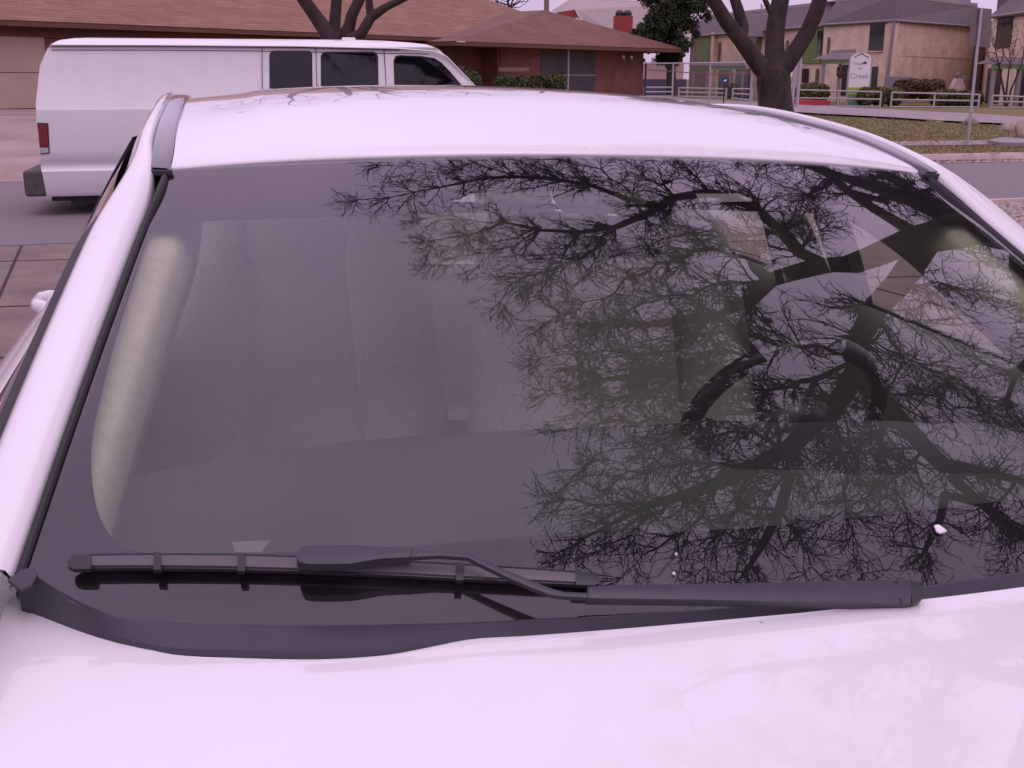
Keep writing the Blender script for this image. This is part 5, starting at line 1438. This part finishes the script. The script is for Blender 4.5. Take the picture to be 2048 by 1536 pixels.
# roof equipment
for i, (px, py, w, h, lab) in enumerate(((1512, 28, 1.5, .8, 'low roof unit left of the central limb'), (1576, 17, 1.6, 1.0, 'boxy roof unit between two tree limbs'), (1678, 8, 2.2, 1.1, 'roof unit just left of the raised parapet'), (1916, 0, 1.4, .9, 'roof unit above the blank gable wall'))):
    Yq = YE(60) + 4; p = at_y(px, py, Yq); o = empty('roof_unit', (p[0], p[1], p[2] - h), 0, 'grey air conditioner on the apartment roof, ' + lab, 'air conditioner', 'roof air conditioners')
    Pg(MB().box((p[0], p[1], p[2] - h / 2 - .4), (w, 1.2, h + .8)), 'casing', M['gutter'], o, bevel=.03)
    Pg(MB().tube([(p[0], p[1], p[2] - .02), (p[0], p[1], p[2] + .08)], [.4, .36], n=14), 'fan_grille', M['dark'], o)
p = at_y(1523, 8, 92); tag(MB().tube([(p[0], p[1], 5.5), (p[0], p[1], p[2])], .05, n=6).tube([(p[0], p[1], p[2] - .3), (p[0] + .3, p[1], p[2] - .1)], .03, n=5).build('roof_vent_pipe', M['gutter']), 'thin vent pipe on the far apartment roof', 'pipe')
# things at the gable wall
p = at_y(1797, 171, 69); o = empty('outdoor_unit', (p[0], p[1], ZB), 0, 'square grey condenser unit at the gable wall left of the tall hedge', 'air conditioner')
Pg(MB().box((p[0], p[1], p[2] + .05), (1.35, .9, 1.0)), 'casing', M['gutter'], o, bevel=.04); Pg(MB().box((p[0], p[1], p[2] - .8), (1.0, .8, 1.0)), 'pedestal', M['gutter'], o)
for i, px in enumerate((1918, 1928)):
    p = at_y(px, 152 if i == 0 else 158, 72); o = empty('electric_meter', (p[0], p[1], p[2]), 0, ('left, higher' if i == 0 else 'right, lower') + ' of two grey electric meters on the blank gable wall', 'meter', 'electric meters')
    Pg(MB().tube([(p[0], p[1] + .1, p[2]), (p[0], p[1] - .1, p[2])], [.2, .15], n=14), 'dial', M['gutter'], o); Pg(MB().box((p[0], p[1] + .05, p[2] - .35), (.3, .15, .5)), 'box', M['lroof'], o)
p = at_y(1918, 172, 66)
o = empty('utility_box', (p[0], p[1], 0), 0, 'pale pink box with a sloped top standing behind the right hedge', 'box')
Pg(MB().extrude([(p[0] - .38, p[1], 0), (p[0] + .38, p[1], 0), (p[0] + .38, p[1], p[2] - .1), (p[0] + .18, p[1], p[2] + .42), (p[0] - .18, p[1], p[2] + .42), (p[0] - .38, p[1], p[2] - .1)], (0, .5, 0)), 'housing', M['pinkish'], o, bevel=.02)
Pg(MB().box((p[0], p[1] - .02, p[2] - .3), (.5, .03, .5)), 'cover', M['cream'], o)

# hedges by the apartments
hedge_(1732, 1812, 173, 214, 59.0, M['leafy'], 'yellow-green clipped hedge to the right of the arched sign', 51, 5200, 1.4, .15, 'hedges by the apartments')
hedge_(1805, 1896, 153, 200, 62.0, M['leafr'], 'tall reddish hedge rounded on top against the blank gable wall', 52, 6500, 1.6, .15, 'hedges by the apartments')
hedge_(1882, 1975, 176, 216, 59.5, M['leafy'], 'low dark hedge below the electric meters', 53, 6000, 1.4, .15, 'hedges by the apartments')
hedge_(1604, 1662, 162, 205, 62.0, M['leafy'], 'hedge between the forked tree and the green-trimmed porch', 54, 4000, 1.3, .15, 'hedges by the apartments')
hedge_(1452, 1484, 166, 205, 72.0, M['leaf'], 'small bush below the far porch left of the forked tree', 55, 1700, 1.0, .15, 'hedges by the apartments')

# arched sign
sY = 60.0; sc_ = sY / 2284
sg_ = empty('entrance_sign', (X_at(1719, sY), sY, float(Hgt(X_at(1719, sY), sY))), -.30, 'white arched entrance sign reading Creek, with a green foot, beside the porch', 'sign')
M['signw'] = mat('sign_white', (.80, .78, .76), rough=.6); M['signside'] = mat('sign_side', (.36, .33, .29), rough=.8)
M['signlime'] = mat('sign_lime', (.34, .40, .10), rough=.6, var=.12, vs=4); M['signgreen'] = mat('sign_green', (.11, .22, .16), rough=.6, var=.15, vs=4)
M['ink'] = mat('sign_purple_ink', (.42, .34, .50), rough=.7); M['inkd'] = mat('sign_dark_ink', (.05, .05, .07), rough=.7)
W_ = .52; zt_ = 2.72
def arch(w, z0, z1, n=13, sh=.36):
    out = [(-w, z0), (w, z0), (w, z1 - sh)]
    for k in range(1, n): a = k / n * math.pi; out.append((w * math.cos(a) * (1.0), z1 - sh + sh * math.sin(a) ** .8))
    return out + [(-w, z1 - sh)]
def sgn(poly, y0, th, name, m_):
    b = MB().extrude([(x, y0, z) for x, z in poly], (0, th, 0)); o = b.build(name, m_, sg_); return o
sgn(arch(W_ + .07, -.1, zt_ + .03), .0, .32, 'casing', M['signside'])
sgn(arch(W_, .98, zt_), -.012, .02, 'face', M['signw'])
sgn([(-W_, .62), (W_, .62), (W_, .98), (-W_, .98)], -.012, .02, 'lime_band', M['signlime'])
sgn([(-W_, .02), (W_, .02), (W_, .615), (-W_, .615)], -.012, .02, 'green_foot', M['signgreen'])
sgn([(-.36, 2.48), (0, 2.66), (.02, 2.66), (.40, 2.46), (.40, 2.50), (.02, 2.71), (-.0, 2.71), (-.36, 2.52)], -.03, .02, 'roofline_emblem', M['inkd'])
sgn([(.10, 2.24), (.17, 2.26), (.21, 2.32), (.27, 2.27), (.30, 2.25), (.30, 2.17), (.10, 2.17)], -.03, .02, 'emblem', M['inkd'])
def txt(s, x, z, size, m_, parent, name='lettering', rx=math.pi/2, y=-.02, align='CENTER', th=.004):
    cu = bpy.data.curves.new(name, 'FONT'); cu.body = s; cu.size = size; cu.extrude = th; cu.align_x = align
    o = bpy.data.objects.new(name, cu); SC.collection.objects.link(o)
    dg = bpy.context.evaluated_depsgraph_get(); me = bpy.data.meshes.new_from_object(o.evaluated_get(dg)); me.name = name
    bpy.data.objects.remove(o); bpy.data.curves.remove(cu)
    me.materials.clear(); me.materials.append(m_)
    o = bpy.data.objects.new(name, me); SC.collection.objects.link(o); o.parent = parent; o.location = (x, y, z); o.rotation_euler = (rx, 0, 0)
    return o
txt('Vista', -.16, 2.12, .26, M['ink'], sg_); txt('at', .0, 1.90, .22, M['ink'], sg_); txt('Creek', .0, 1.44, .38, M['ink'], sg_)
sg2 = empty('info_sign', (X_at(1580, 62), 62, 0), 0, 'small white sign with green panel half hidden behind the forked trunk', 'sign')
p = at_y(1578, 130, 62); Pg(MB().box((p[0], 62, (p[2] + .45) / 2 + .2), (.75, .1, p[2] - .45)), 'panel', M['signw'], sg2); Pg(MB().box((p[0] + .05, 61.93, 1.35), (.6, .04, .35)), 'green_panel', M['signgreen'], sg2); Pg(MB().box((p[0], 62.05, .3), (.08, .08, .8)), 'post', M['alu'], sg2)

# grey pipe railings along the drive
def railing(px0, px1, ytl, ytr, label, Yl, Yr, posts=None):
    A = np.array([X_at(px0, Yl), Yl, 0]); B = np.array([X_at(px1, Yr), Yr, 0]); zt = [1.5 + (155 - ytl) / 2284 * Yl, 1.5 + (155 - ytr) / 2284 * Yr]
    zg = [float(Hgt(A[0], A[1])), float(Hgt(B[0], B[1]))]
    e = empty('pipe_railing', (A[0], A[1], zg[0]), 0, label, 'railing', 'grey pipe railings along the drive')
    hh = [zt[0] - zg[0], zt[1] - zg[1]]
    for f in (1.0, .56, .12):
        Pg(MB().tube([A + [0, 0, zg[0] + hh[0] * f], B + [0, 0, zg[1] + hh[1] * f]], .042, n=6), 'rail', M['rail'], e)
    n = max(2, int(round(np.linalg.norm(B - A) / 2.3)) + 1)
    for k in np.linspace(0, 1, n):
        P = A + (B - A) * k; z = zg[0] + (zg[1] - zg[0]) * k; h = hh[0] + (hh[1] - hh[0]) * k
        Pg(MB().tube([P + [0, 0, z - .1], P + [0, 0, z + h + .02]], .045, n=6), 'post', M['rail'], e)
railing(1290, 1346, 174, 174, 'pipe railing seen through the mesh fence right beside the brick house', 55, 55.5)
railing(1359, 1454, 175, 177, 'pipe railing behind the mesh fence with the small round blue sign before it', 55, 54)
railing(1467, 1506, 177, 177, 'short pipe railing just left of the forked trunk', 54, 54)
railing(1598, 1765, 179, 183, 'pipe railing in front of the white arched sign', 54, 52)
railing(1787, 1963, 184, 188, 'pipe railing before the tall reddish hedge', 51, 49)
railing(1990, 2150, 190, 196, 'pipe railing running out of the picture at the right edge', 48, 46)
# red kerb and low wall
P = [on_ground(*q) for q in ((1540, 212), (1658, 212), (1660, 206), (1540, 205))]
tag(MB().extrude([(P[0][0], P[0][1], -.05), (P[1][0], P[1][1], -.05), (P[1][0] + .1, P[1][1], float(P[1][2]) + .27), (P[0][0], P[0][1], float(P[0][2]) + .27)], (0, .25, 0)).build('red_kerb', M['redkerb'], bevel=.02), 'red painted kerb beside the forked tree across the drive', 'kerb')
# yellow utility box and round blue sign on posts
p = at_y(1576, 159, 40); zg_ = float(Hgt(p[0], 40)); e = empty('yellow_sign', (p[0], 40, zg_), 0, 'small bright yellow box on a post next to the fence gate', 'utility box')
M['yellow'] = mat('yellow_paint', (.72, .40, .03), rough=.5)
Pg(MB().box((p[0], 40, p[2]), (.24, .12, .26)), 'box', M['yellow'], e, bevel=.03); Pg(MB().tube([(p[0] + .06, 40.1, zg_ - .1), (p[0] + .02, 40.1, at_y(1577, 125, 40)[2])], .035, n=6), 'post', M['wood'], e)
p = at_y(1450, 161, 36); zg_ = float(Hgt(p[0], 36)); e = empty('round_sign', (p[0], 36, zg_), 0, 'small round dark blue sign with a white mark on a thin post', 'sign')
M['blue'] = mat('dark_blue_paint', (.03, .035, .11), rough=.45)
Pg(MB().tube([(p[0], 36.03, p[2]), (p[0], 35.99, p[2])], [.125, .125], n=20), 'disc', M['blue'], e); Pg(MB().extrude([(p[0] - .05, 35.98, p[2] - .03), (p[0] + .04, 35.98, p[2] - .02), (p[0] + .055, 35.98, p[2] + .035), (p[0] - .03, 35.98, p[2] + .02)], (0, .005, 0)), 'white_mark', M['signw'], e)
Pg(MB().tube([(p[0], 36.06, zg_ - .1), (p[0], 36.06, p[2] + .05)], .022, n=6), 'post', M['dark'], e)
# wooden boundary wall and wall seen between house and apartments
p, q = at_y(1297, 150, 74), at_y(1358, 150, 74); M['bluegrey'] = mat('dark_blue_fence', (.055, .05, .085), rough=.8)
tag(MB().box(((p[0] + q[0]) / 2, 74, .6), (q[0] - p[0] + 1, .15, 1.6)).build('board_fence', M['bluegrey'], bevel=.01), 'dark blue board fence seen through the mesh between house and apartments', 'fence')
p, q = at_y(1302, 150, 96), at_y(1358, 150, 96)
tag(MB().box(((p[0] + q[0]) / 2, 96, 1.5), (q[0] - p[0], .3, 3.2)).build('distant_wall', M['pinkish']), 'pale pink far wall showing under the brown eave', 'wall')

# chain link fence and gate
M['mesh'] = bpy.data.materials.new('chain_link'); M['mesh'].use_nodes = True
_n = M['mesh'].node_tree; _p = _n.nodes['Principled BSDF']; _p.inputs['Base Color'].default_value = (.30, .28, .29, 1); _p.inputs['Metallic'].default_value = .5; _p.inputs['Roughness'].default_value = .5
_t = _n.nodes.new('ShaderNodeTexCoord'); _s = _n.nodes.new('ShaderNodeSeparateXYZ'); _n.links.new(_t.outputs['Object'], _s.inputs[0])
def _m(op, a, b_=None):
    x = _n.nodes.new('ShaderNodeMath'); x.operation = op
    for i, v in enumerate((a, b_)):
        if v is None: continue
        if isinstance(v, (int, float)): x.inputs[i].default_value = v
        else: _n.links.new(v, x.inputs[i])
    return x.outputs[0]
_h = _m('MULTIPLY', _s.outputs[0], 1.0)
_a1 = _m('PINGPONG', _m('MULTIPLY', _m('ADD', _h, _s.outputs[2]), 11.0), .5); _a2 = _m('PINGPONG', _m('MULTIPLY', _m('SUBTRACT', _h, _s.outputs[2]), 11.0), .5)
_al = _m('MAXIMUM', _m('LESS_THAN', _a1, .035), _m('LESS_THAN', _a2, .035)); _n.links.new(_al, _p.inputs['Alpha'])
f0 = at_y(1287, 127, 46.5); f1 = at_y(1594, 124, 36.0)
fe = empty('chain_link_fence', (f0[0], f0[1], float(Hgt(f0[0], f0[1]))), 0, 'chain link fence running from the brick house to the gate post by the forked tree', 'fence')
fd = f1 - f0; L_ = np.linalg.norm(fd[:2])
def gzz(P): return float(Hgt(P[0], P[1]))
Pg(MB().add([(f0[0], f0[1], gzz(f0) + .05), (f1[0], f1[1], gzz(f1) + .05), tuple(f1), tuple(f0)], [(0, 1, 2, 3)]), 'wire_mesh', M['mesh'], fe)
Pg(MB().tube([f0, f1], .028, n=6), 'top_rail', M['alu'], fe)
for px, r in ((1292, .04), (1347, .035), (1421, .035), (1505, .035)):
    k = (px - 1287) / (1594 - 1287); Yp = 1 / ((1 - k) / 46.5 + k / 36.0); P = at_y(px, 126, Yp)
    Pg(MB().tube([(P[0], P[1], gzz(P) - .1), (P[0], P[1], P[2] + .02)], r, n=8), 'fence_post', M['alu'] if px != 1292 else M['dark'], fe)
for px in (1591, 1601):
    P = at_y(px, 119 if px == 1601 else 124, 36.0); g_ = on_ground(px - 8, 229)
    Pg(MB().tube([(P[0] - .02, P[1], gzz(P) - .1), (P[0], P[1], P[2])], .055, n=10), 'gate_post', M['alu'], fe)
P = at_y(1502, 140, 37); Q = at_y(1594, 131, 36)
Pg(MB().tube([at_y(1292, 139, 46.2), at_y(1400, 147, 42), at_y(1505, 147, 37.5)], .02, n=5), 'brace_rail', M['wood'], fe)
Pg(MB().tube([at_y(1560, 228, 36.0), at_y(1594, 222, 36.0)], .02, n=5), 'bottom_rail', M['alu'], fe)

# street sign post with the sign's back toward us
b0 = on_ground(1935, 292); e = empty('street_sign', tuple(b0), 0, 'back of a blank grey street sign on a steel post at the sidewalk', 'sign')
Yp = float(b0[1]); tp1 = at_y(1955, 92, Yp + .0); tp2 = at_y(1963, 16, Yp)
Pg(MB().tube([b0 - [0, 0, .1], (tp1[0], Yp, tp1[2]), (tp2[0], Yp, tp2[2])], .031, n=8), 'post', M['alu'], e)
M['signback'] = mat('sign_back_grey', (.155, .125, .12), rough=.55, metal=.2, var=.12, vs=6)
A = at_y(1940, 14, Yp - .03); B = at_y(1984, 18, Yp + .10); Cc = at_y(1980, 96, Yp + .10); D = at_y(1940, 91, Yp - .03)
Pg(MB().extrude([D, Cc, B, A], (.0, .008, 0)), 'sign_panel', M['signback'], e, bevel=.004)
# small bare crepe myrtles at the right and a far bare tree
for (px, Y, h, seed, n_, lab, sp) in ((2012, 52, 3.6, 61, 700, 'bare reddish shrub tree in front of the right apartment wing', 1.5),):
    base = np.array([X_at(px + 6, Y), Y, float(Hgt(X_at(px + 6, Y), Y))]); rg = np.random.default_rng(seed)
    limbs = [(None, densify([(base - [0, 0, .05], .06), (base + [-.15, 0, .7], .05), (base + [-.5, 0, 1.8], .04)], .3)), (None, densify([(base + [.05, 0, -.05], .05), (base + [.2, .1, .8], .045), (base + [.55, .1, 1.9], .03)], .3)), (None, densify([(base + [-.02, 0, -.05], .05), (base + [0, .1, 1.0], .045), (base + [0, .1, 2.0], .03)], .3))]
    c = at_y(px, 85, Y); att = ell(n_, c, (1.25, 1.0, 1.25), rg, .1)
    make_bare_tree(limbs, att, lab, 'tree', None, .009, .12, 2.2, .16, seed, M['bark'], M['leafr'], .03, tuple(base), trop=(0, 0, .15), maxn=9000)
px, Y = 1018, 75; base = np.array([X_at(px, Y), Y, -.1]); rg = np.random.default_rng(77)
c = at_y(px, -12, Y)
make_bare_tree([(None, densify([(base, .2), (base + [0, 0, 3.0], .15), (c - [0, 0, .9], .08)], .5))], ell(420, c, (1.7, 1.5, 1.1), rg, .1), 'tiny bare treetop poking above the brown roof ridge', 'tree', None, .02, .22, 3, .3, 5, M['bark'], M['bark'], .05, tuple(base), maxn=5000)
# ------------------------------------------------------------------ big bare live oak beside the sedan: mirrored in its windshield
def mr(px, py, z):
    p, d = mirror_ray(px, py); k = (z - p[2]) / d[2]; return p + d * k
def mlimb(lst, step=.22):       # (px, py, z, radius)
    return densify([(mr(x, y, z), r) for x, y, z, r in lst], step)
fk = mr(1985, 448, 3.5)
base = np.array([fk[0] + .75, fk[1] + .35, 0.02])
trunk = densify([(base - [0, 0, .15], .34), (base + [-.02, 0, .35], .27), (base + [-.2, -.1, 1.6], .22), (base + [-.5, -.25, 2.8], .18), (fk, .16)], .3)
nf = len(trunk) - 1
limbs = [(None, trunk),
 ((0, nf), mlimb([(1940, 455, 3.55, 0.1512), (1890, 470, 3.62, 0.1400), (1850, 478, 3.7, 0.1288)])),
 ('last', mlimb([(1800, 448, 3.9, 0.0840), (1745, 415, 4.05, 0.0700), (1700, 385, 4.2, 0.0616), (1660, 352, 4.35, 0.0560), (1620, 332, 4.5, 0.0504), (1560, 322, 4.7, 0.0448), (1480, 318, 5.0, 0.0392)])),
 ('fork', mlimb([(1800, 490, 3.9, 0.0952), (1750, 512, 4.1, 0.0896), (1700, 530, 4.25, 0.0840), (1650, 530, 4.4, 0.0784), (1600, 505, 4.55, 0.0728), (1565, 465, 4.7, 0.0644), (1520, 425, 4.9, 0.0616), (1470, 398, 5.05, 0.0560), (1420, 385, 5.15, 0.0532), (1350, 395, 5.3, 0.0476), (1290, 430, 5.4, 0.0392), (1230, 455, 5.5, 0.0308), (1160, 465, 5.6, 0.0252), (1080, 460, 5.7, 0.0196), (1010, 445, 5.8, 0.0157), (940, 470, 5.95, 0.0101), (870, 480, 6.1, 0.0056)])),
 ('fork', mlimb([(1830, 520, 3.9, .085), (1795, 570, 4.0, .08), (1752, 615, 4.1, .075), (1722, 670, 4.2, .07), (1712, 740, 4.35, .066), (1680, 800, 4.5, .064), (1630, 845, 4.6, .062), (1580, 895, 4.75, .060), (1510, 930, 4.95, .055), (1440, 965, 5.1, .05), (1370, 990, 5.3, .04), (1300, 1010, 5.5, .03), (1220, 1050, 5.7, .02), (1160, 1080, 5.85, .01)])),
 ('hub', mlimb([(1710, 720, 4.25, 0.0840), (1750, 780, 4.3, 0.0840), (1800, 840, 4.35, 0.0840), (1850, 895, 4.4, 0.0784), (1885, 930, 4.45, 0.0728), (1950, 940, 4.6, 0.0504), (2030, 958, 4.8, 0.0392), (2120, 985, 5.0, 0.0280)])),
 ('low', mlimb([(1910, 960, 4.6, 0.0560), (1960, 1005, 4.7, 0.0476), (2030, 1060, 4.9, 0.0392), (2100, 1110, 5.1, 0.0280)])),
 ('low', mlimb([(1890, 990, 4.8, 0.0336), (1880, 1040, 5.0, 0.0280), (1850, 1100, 5.2, 0.0196)])),
 ('mid', mlimb([(1540, 560, 4.6, 0.0616), (1500, 600, 4.8, 0.0560), (1440, 630, 5.0, 0.0476), (1370, 640, 5.2, 0.0392), (1290, 650, 5.4, 0.0308), (1200, 650, 5.6, 0.0224), (1160, 650, 5.8, 0.0112)])),
 ('mid2', mlimb([(1520, 720, 4.8, 0.0560), (1460, 740, 5.0, 0.0448), (1390, 745, 5.2, 0.0364), (1300, 750, 5.4, 0.0280), (1200, 760, 5.6, 0.0196), (1160, 740, 5.8, 0.0112)])),
 ('top', mlimb([(1260, 400, 5.5, 0.0392), (1180, 370, 5.6, 0.0308), (1080, 355, 5.75, 0.0252), (980, 355, 5.9, 0.0196), (880, 375, 6.1, 0.0123), (780, 395, 6.3, 0.0067), (715, 400, 6.4, 0.0050)])),
 ('mid3', mlimb([(1580, 950, 4.9, 0.0504), (1560, 1020, 5.0, 0.0392), (1530, 1080, 5.1, 0.0280), (1500, 1130, 5.2, 0.0168)])),
 ('upr', mlimb([(1760, 400, 4.1, 0.0448), (1790, 385, 4.2, 0.0392), (1850, 382, 4.3, 0.0280), (1890, 375, 4.4, 0.0168)])),
 ('mid', mlimb([(1515, 540, 4.7, 0.0560), (1500, 515, 4.9, 0.0448), (1490, 495, 5.0, 0.0280)])),
]
def zf(x, y): return 4.25 + 1.9 * min(1, math.hypot(x - 1800, y - 520) / 950)
_rw = random.Random(12)
def branch(pts, r0):
    """a crooked secondary branch through mirrored points, tapering to a twig"""
    out = []; n = 0; seg_ = []
    for (a, b_), (c, d) in zip(pts[:-1], pts[1:]):
        m = max(1, int(math.hypot(c - a, d - b_) / 24))
        for k in range(m): seg_.append((a + (c - a) * k / m, b_ + (d - b_) * k / m))
    seg_.append(pts[-1]); w = 0
    for k, (x, y) in enumerate(seg_):
        q = k / max(1, len(seg_) - 1)
        jx, jy = (0, 0) if k == 0 else (_rw.uniform(-7, 7), _rw.uniform(-7, 7))
        out.append((mr(x + jx, y + jy, zf(x, y) + _rw.uniform(-.04, .04)), max(.0045, r0 * .5 * (1 - q) ** .8)))
    return ('near', densify(out, .3))
for P_s, r_s in (
    ([(1420,385),(1390,350),(1350,318)], .03), ([(1350,395),(1300,355),(1240,318)], .035), ([(1290,430),(1270,380),(1200,345),(1130,318)], .03), ([(1180,370),(1100,335),(1040,316)], .022),
    ([(1080,355),(980,335),(900,318)], .02), ([(980,355),(860,345),(760,325)], .016), ([(1520,425),(1500,380),(1530,340)], .03), ([(1230,455),(1180,500),(1100,540),(1020,560),(1000,600)], .03),
    ([(1160,465),(1120,520),(1060,560)], .022), ([(1080,460),(1000,500),(900,520)], .02), ([(1010,445),(930,440),(850,430)], .016), ([(1500,515),(1420,500),(1340,520),(1250,560),(1215,600),(1170,610),(1090,640)], .045),
    ([(1440,630),(1370,690),(1290,710),(1226,700),(1150,705),(1080,715)], .038), ([(1390,745),(1300,790),(1231,800),(1181,800),(1110,780)], .038), ([(1600,830),(1520,820),(1430,830),(1330,840),(1243,840),(1192,850),(1135,860)], .05),
    ([(1460,740),(1380,860),(1290,890),(1226,900),(1198,905)], .034), ([(1500,930),(1400,930),(1290,940),(1226,950),(1145,960)], .038), ([(1440,965),(1400,1030),(1340,1080),(1290,1110),(1240,1150)], .04),
    ([(1370,990),(1280,1050),(1200,1100),(1130,1110)], .034), ([(1300,1010),(1210,1010),(1110,1000)], .028), ([(1500,930),(1470,1010),(1430,1080),(1390,1150)], .04), ([(1560,1020),(1600,1080),(1640,1150)], .034),
    ([(1630,760),(1680,870),(1690,960),(1700,1060),(1720,1150)], .045), ([(1710,720),(1760,850),(1790,980),(1830,1080),(1850,1160)], .04), ([(1850,895),(1780,960),(1700,1020),(1620,1060)], .034), ([(1800,840),(1720,880),(1640,960)], .034),
    ([(2030,958),(1990,1030),(2020,1140)], .03), ([(1745,620),(1830,640),(1920,690),(2020,760),(2100,800)], .034), ([(1750,780),(1850,790),(1960,830),(2060,880)], .034), ([(1700,660),(1820,720),(1930,780),(2040,850)], .028),
    ([(1850,382),(1800,350),(1730,330)], .022), ([(1660,352),(1600,400),(1590,440)], .024), ([(1600,505),(1640,440),(1620,400)], .034), ([(1540,560),(1460,560),(1380,590),(1300,600),(1226,640)], .04),
    ([(1565,465),(1480,470),(1400,460),(1320,480),(1250,510)], .036), ([(1560,890),(1480,860),(1400,880),(1320,920)], .034), ([(1520,720),(1440,700),(1360,730),(1260,730),(1198,745)], .036), ([(1660,700),(1560,690),(1480,660),(1400,660)], .045),
    ([(1630,760),(1540,780),(1450,790),(1350,800)], .04), ([(1600,830),(1560,960),(1500,1060),(1470,1150)], .038), ([(1790,570),(1880,560),(1990,600),(2080,640)], .026), ([(1890,470),(1960,520),(2060,560)], .026)):
    limbs.append(branch(P_s, r_s))
res = []; idx = {}
for k, (pk, pts) in enumerate(limbs):
    if pk == 'last': pk = (1, len(limbs[1][1]) - 1)
    elif pk == 'fork': pk = (1, len(limbs[1][1]) - 1)
    elif isinstance(pk, str):
        # nearest already placed node
        best = None
        for a, (_, q) in enumerate(res):
            if a == 0: continue
            for c, (P_n, r_n) in enumerate(q):
                dd = np.linalg.norm(np.array(P_n) - np.array(pts[0][0])) 
                if r_n >= pts[0][1] * (.8 if pk != 'near' else .5) and (best is None or dd < best[0]): best = (dd, a, c)
        pk = (best[1], best[2])
    res.append((pk, pts))
# crown: crooked side branches, sprays and twigs leave the limbs at an angle and sweep forward
rgt = np.random.default_rng(17)
for k in range(9):       # limbs on the far side of the trunk, away from the sedan
    a = math.radians(-70 + k * 26); L_ = rgt.uniform(2.6, 4.0); p = fk + [0, 0, -.3 + .1 * k]; pts_ = []
    d = np.array([math.cos(a), math.sin(a), .75]); d /= np.linalg.norm(d)
    for j in range(8):
        pts_.append((p.copy(), .09 * (1 - j / 8) + .008)); d = d + rgt.normal(size=3) * .16; d /= np.linalg.norm(d); p = p + d * L_ / 8
    res.append(((0, nf), pts_))
nodes, par, radd, st_ = limb_nodes(res)
radd = [radd[i] for i in range(len(nodes))]
def unit(v): return v / (np.linalg.norm(v) + 1e-9)
dense_c = mr(1430, 560, 5.0)
def side_dir(d, ang):
    a = rgt.normal(size=3); n_ = unit(np.cross(d, a)); return unit(d * math.cos(ang) + n_ * math.sin(ang))
def grow(i0, d, length, r0, r1, nseg, wig):
    ids = [i0]; p = nodes[i0]
    for j in range(nseg):
        d = unit(d + rgt.normal(size=3) * wig); p = p + d * (length / nseg)
        nodes.append(p); par.append(ids[-1]); radd.append(r0 + (r1 - r0) * (j + 1) / nseg); ids.append(len(nodes) - 1)
    return ids
def sprays(ids, level, q0=0.0):
    n_ = len(ids)
    for j in range(1, n_):
        a, b_ = nodes[ids[j - 1]], nodes[ids[j]]; seg_l = np.linalg.norm(b_ - a); d = unit(b_ - a); r_ = radd[ids[j]]; q = j / (n_ - 1)
        if level == 0:
            if r_ > .075: continue
            cnt = seg_l / (.027 if np.linalg.norm(b_ - dense_c) < 1.7 else .040)
            for _ in range(int(cnt) + (rgt.random() < cnt % 1)):
                L_ = rgt.uniform(.20, .62) * (1.05 - .62 * q)
                c = grow(ids[j], side_dir(d, math.radians(rgt.uniform(32, 68))), L_, min(r_ * .62, .0115 * rgt.uniform(.6, 1.2)), .0036, max(3, int(L_ / .07)), .17)
                sprays(c, 1)
        elif level == 1:
            for _ in range(rgt.integers(1, 3)):
                L_ = rgt.uniform(.08, .24) * (1.1 - .4 * q)
                c = grow(ids[j], side_dir(d, math.radians(rgt.uniform(30, 62))), L_, min(r_ * .7, .0050), .0030, 3, .15)
                sprays(c, 2)
        elif rgt.random() < .5:
            grow(ids[j], side_dir(d, math.radians(rgt.uniform(28, 60))), rgt.uniform(.03, .085), .0030, .0020, 1, .1)
for li, (pk, q_) in enumerate(res):
    if li == 0: continue
    ids = list(range(st_[li], st_[li] + len(q_)))
    sprays(ids, 0)
    d = unit(nodes[ids[-1]] - nodes[ids[-2]])          # the limb's own end splits into a fan
    for _ in range(2):
        c = grow(ids[-1], side_dir(d, math.radians(rgt.uniform(5, 35))), rgt.uniform(.12, .30), .006, .0030, 5, .2); sprays(c, 1)
nd = np.array(nodes); pr = np.array(par); rd = np.array(radd)
for i in range(1, len(nd)):
    if pr[i] >= 0 and i >= sum(len(q_) for _, q_ in res): rd[i] = min(rd[i], rd[pr[i]])
print('TREE oak', len(nd))
e = empty('bare_tree', tuple(base), 0, 'large bare live oak standing beside the sedan, seen mirrored in its windshield', 'tree')
inv = Matrix.Translation(e.location).inverted()
for nm, kp, mt in (('trunk', rd >= .03, M['barkd']), ('crown', rd < .03, M['twigd'])):
    o = tube_mesh(nd, pr, rd, kp, lambda x: 14 if x > .12 else (8 if x > .03 else (5 if x > .012 else 3))).build(nm, mt, None, smooth=True); o.parent = e; o.matrix_parent_inverse = inv
# ball moss clumps
cand = [i for i in range(len(nd)) if .006 < rd[i] < .05 and nd[i][2] > 3.8]
rr = random.Random(4); mb = MB(); inv = Matrix.Translation(e.location).inverted()
ch = rr.sample(cand, min(len(cand), 420))
for i in ch:
    c = nd[i]; R_ = rr.uniform(.018, .048)
    for k in range(34):
        d = np.array([rr.gauss(0, 1) for _ in range(3)]); d /= np.linalg.norm(d); l = R_ * rr.uniform(.7, 1.4); s = np.cross(d, [0.3, .5, .8]); s = s / (np.linalg.norm(s) + 1e-6) * R_ * .28
        mb.add([c - s, c + s, c + d * l], [(0, 1, 2)])
o = mb.build('ball_moss', M['moss'], None); o.parent = e; o.matrix_parent_inverse = inv; o['kind'] = 'stuff'
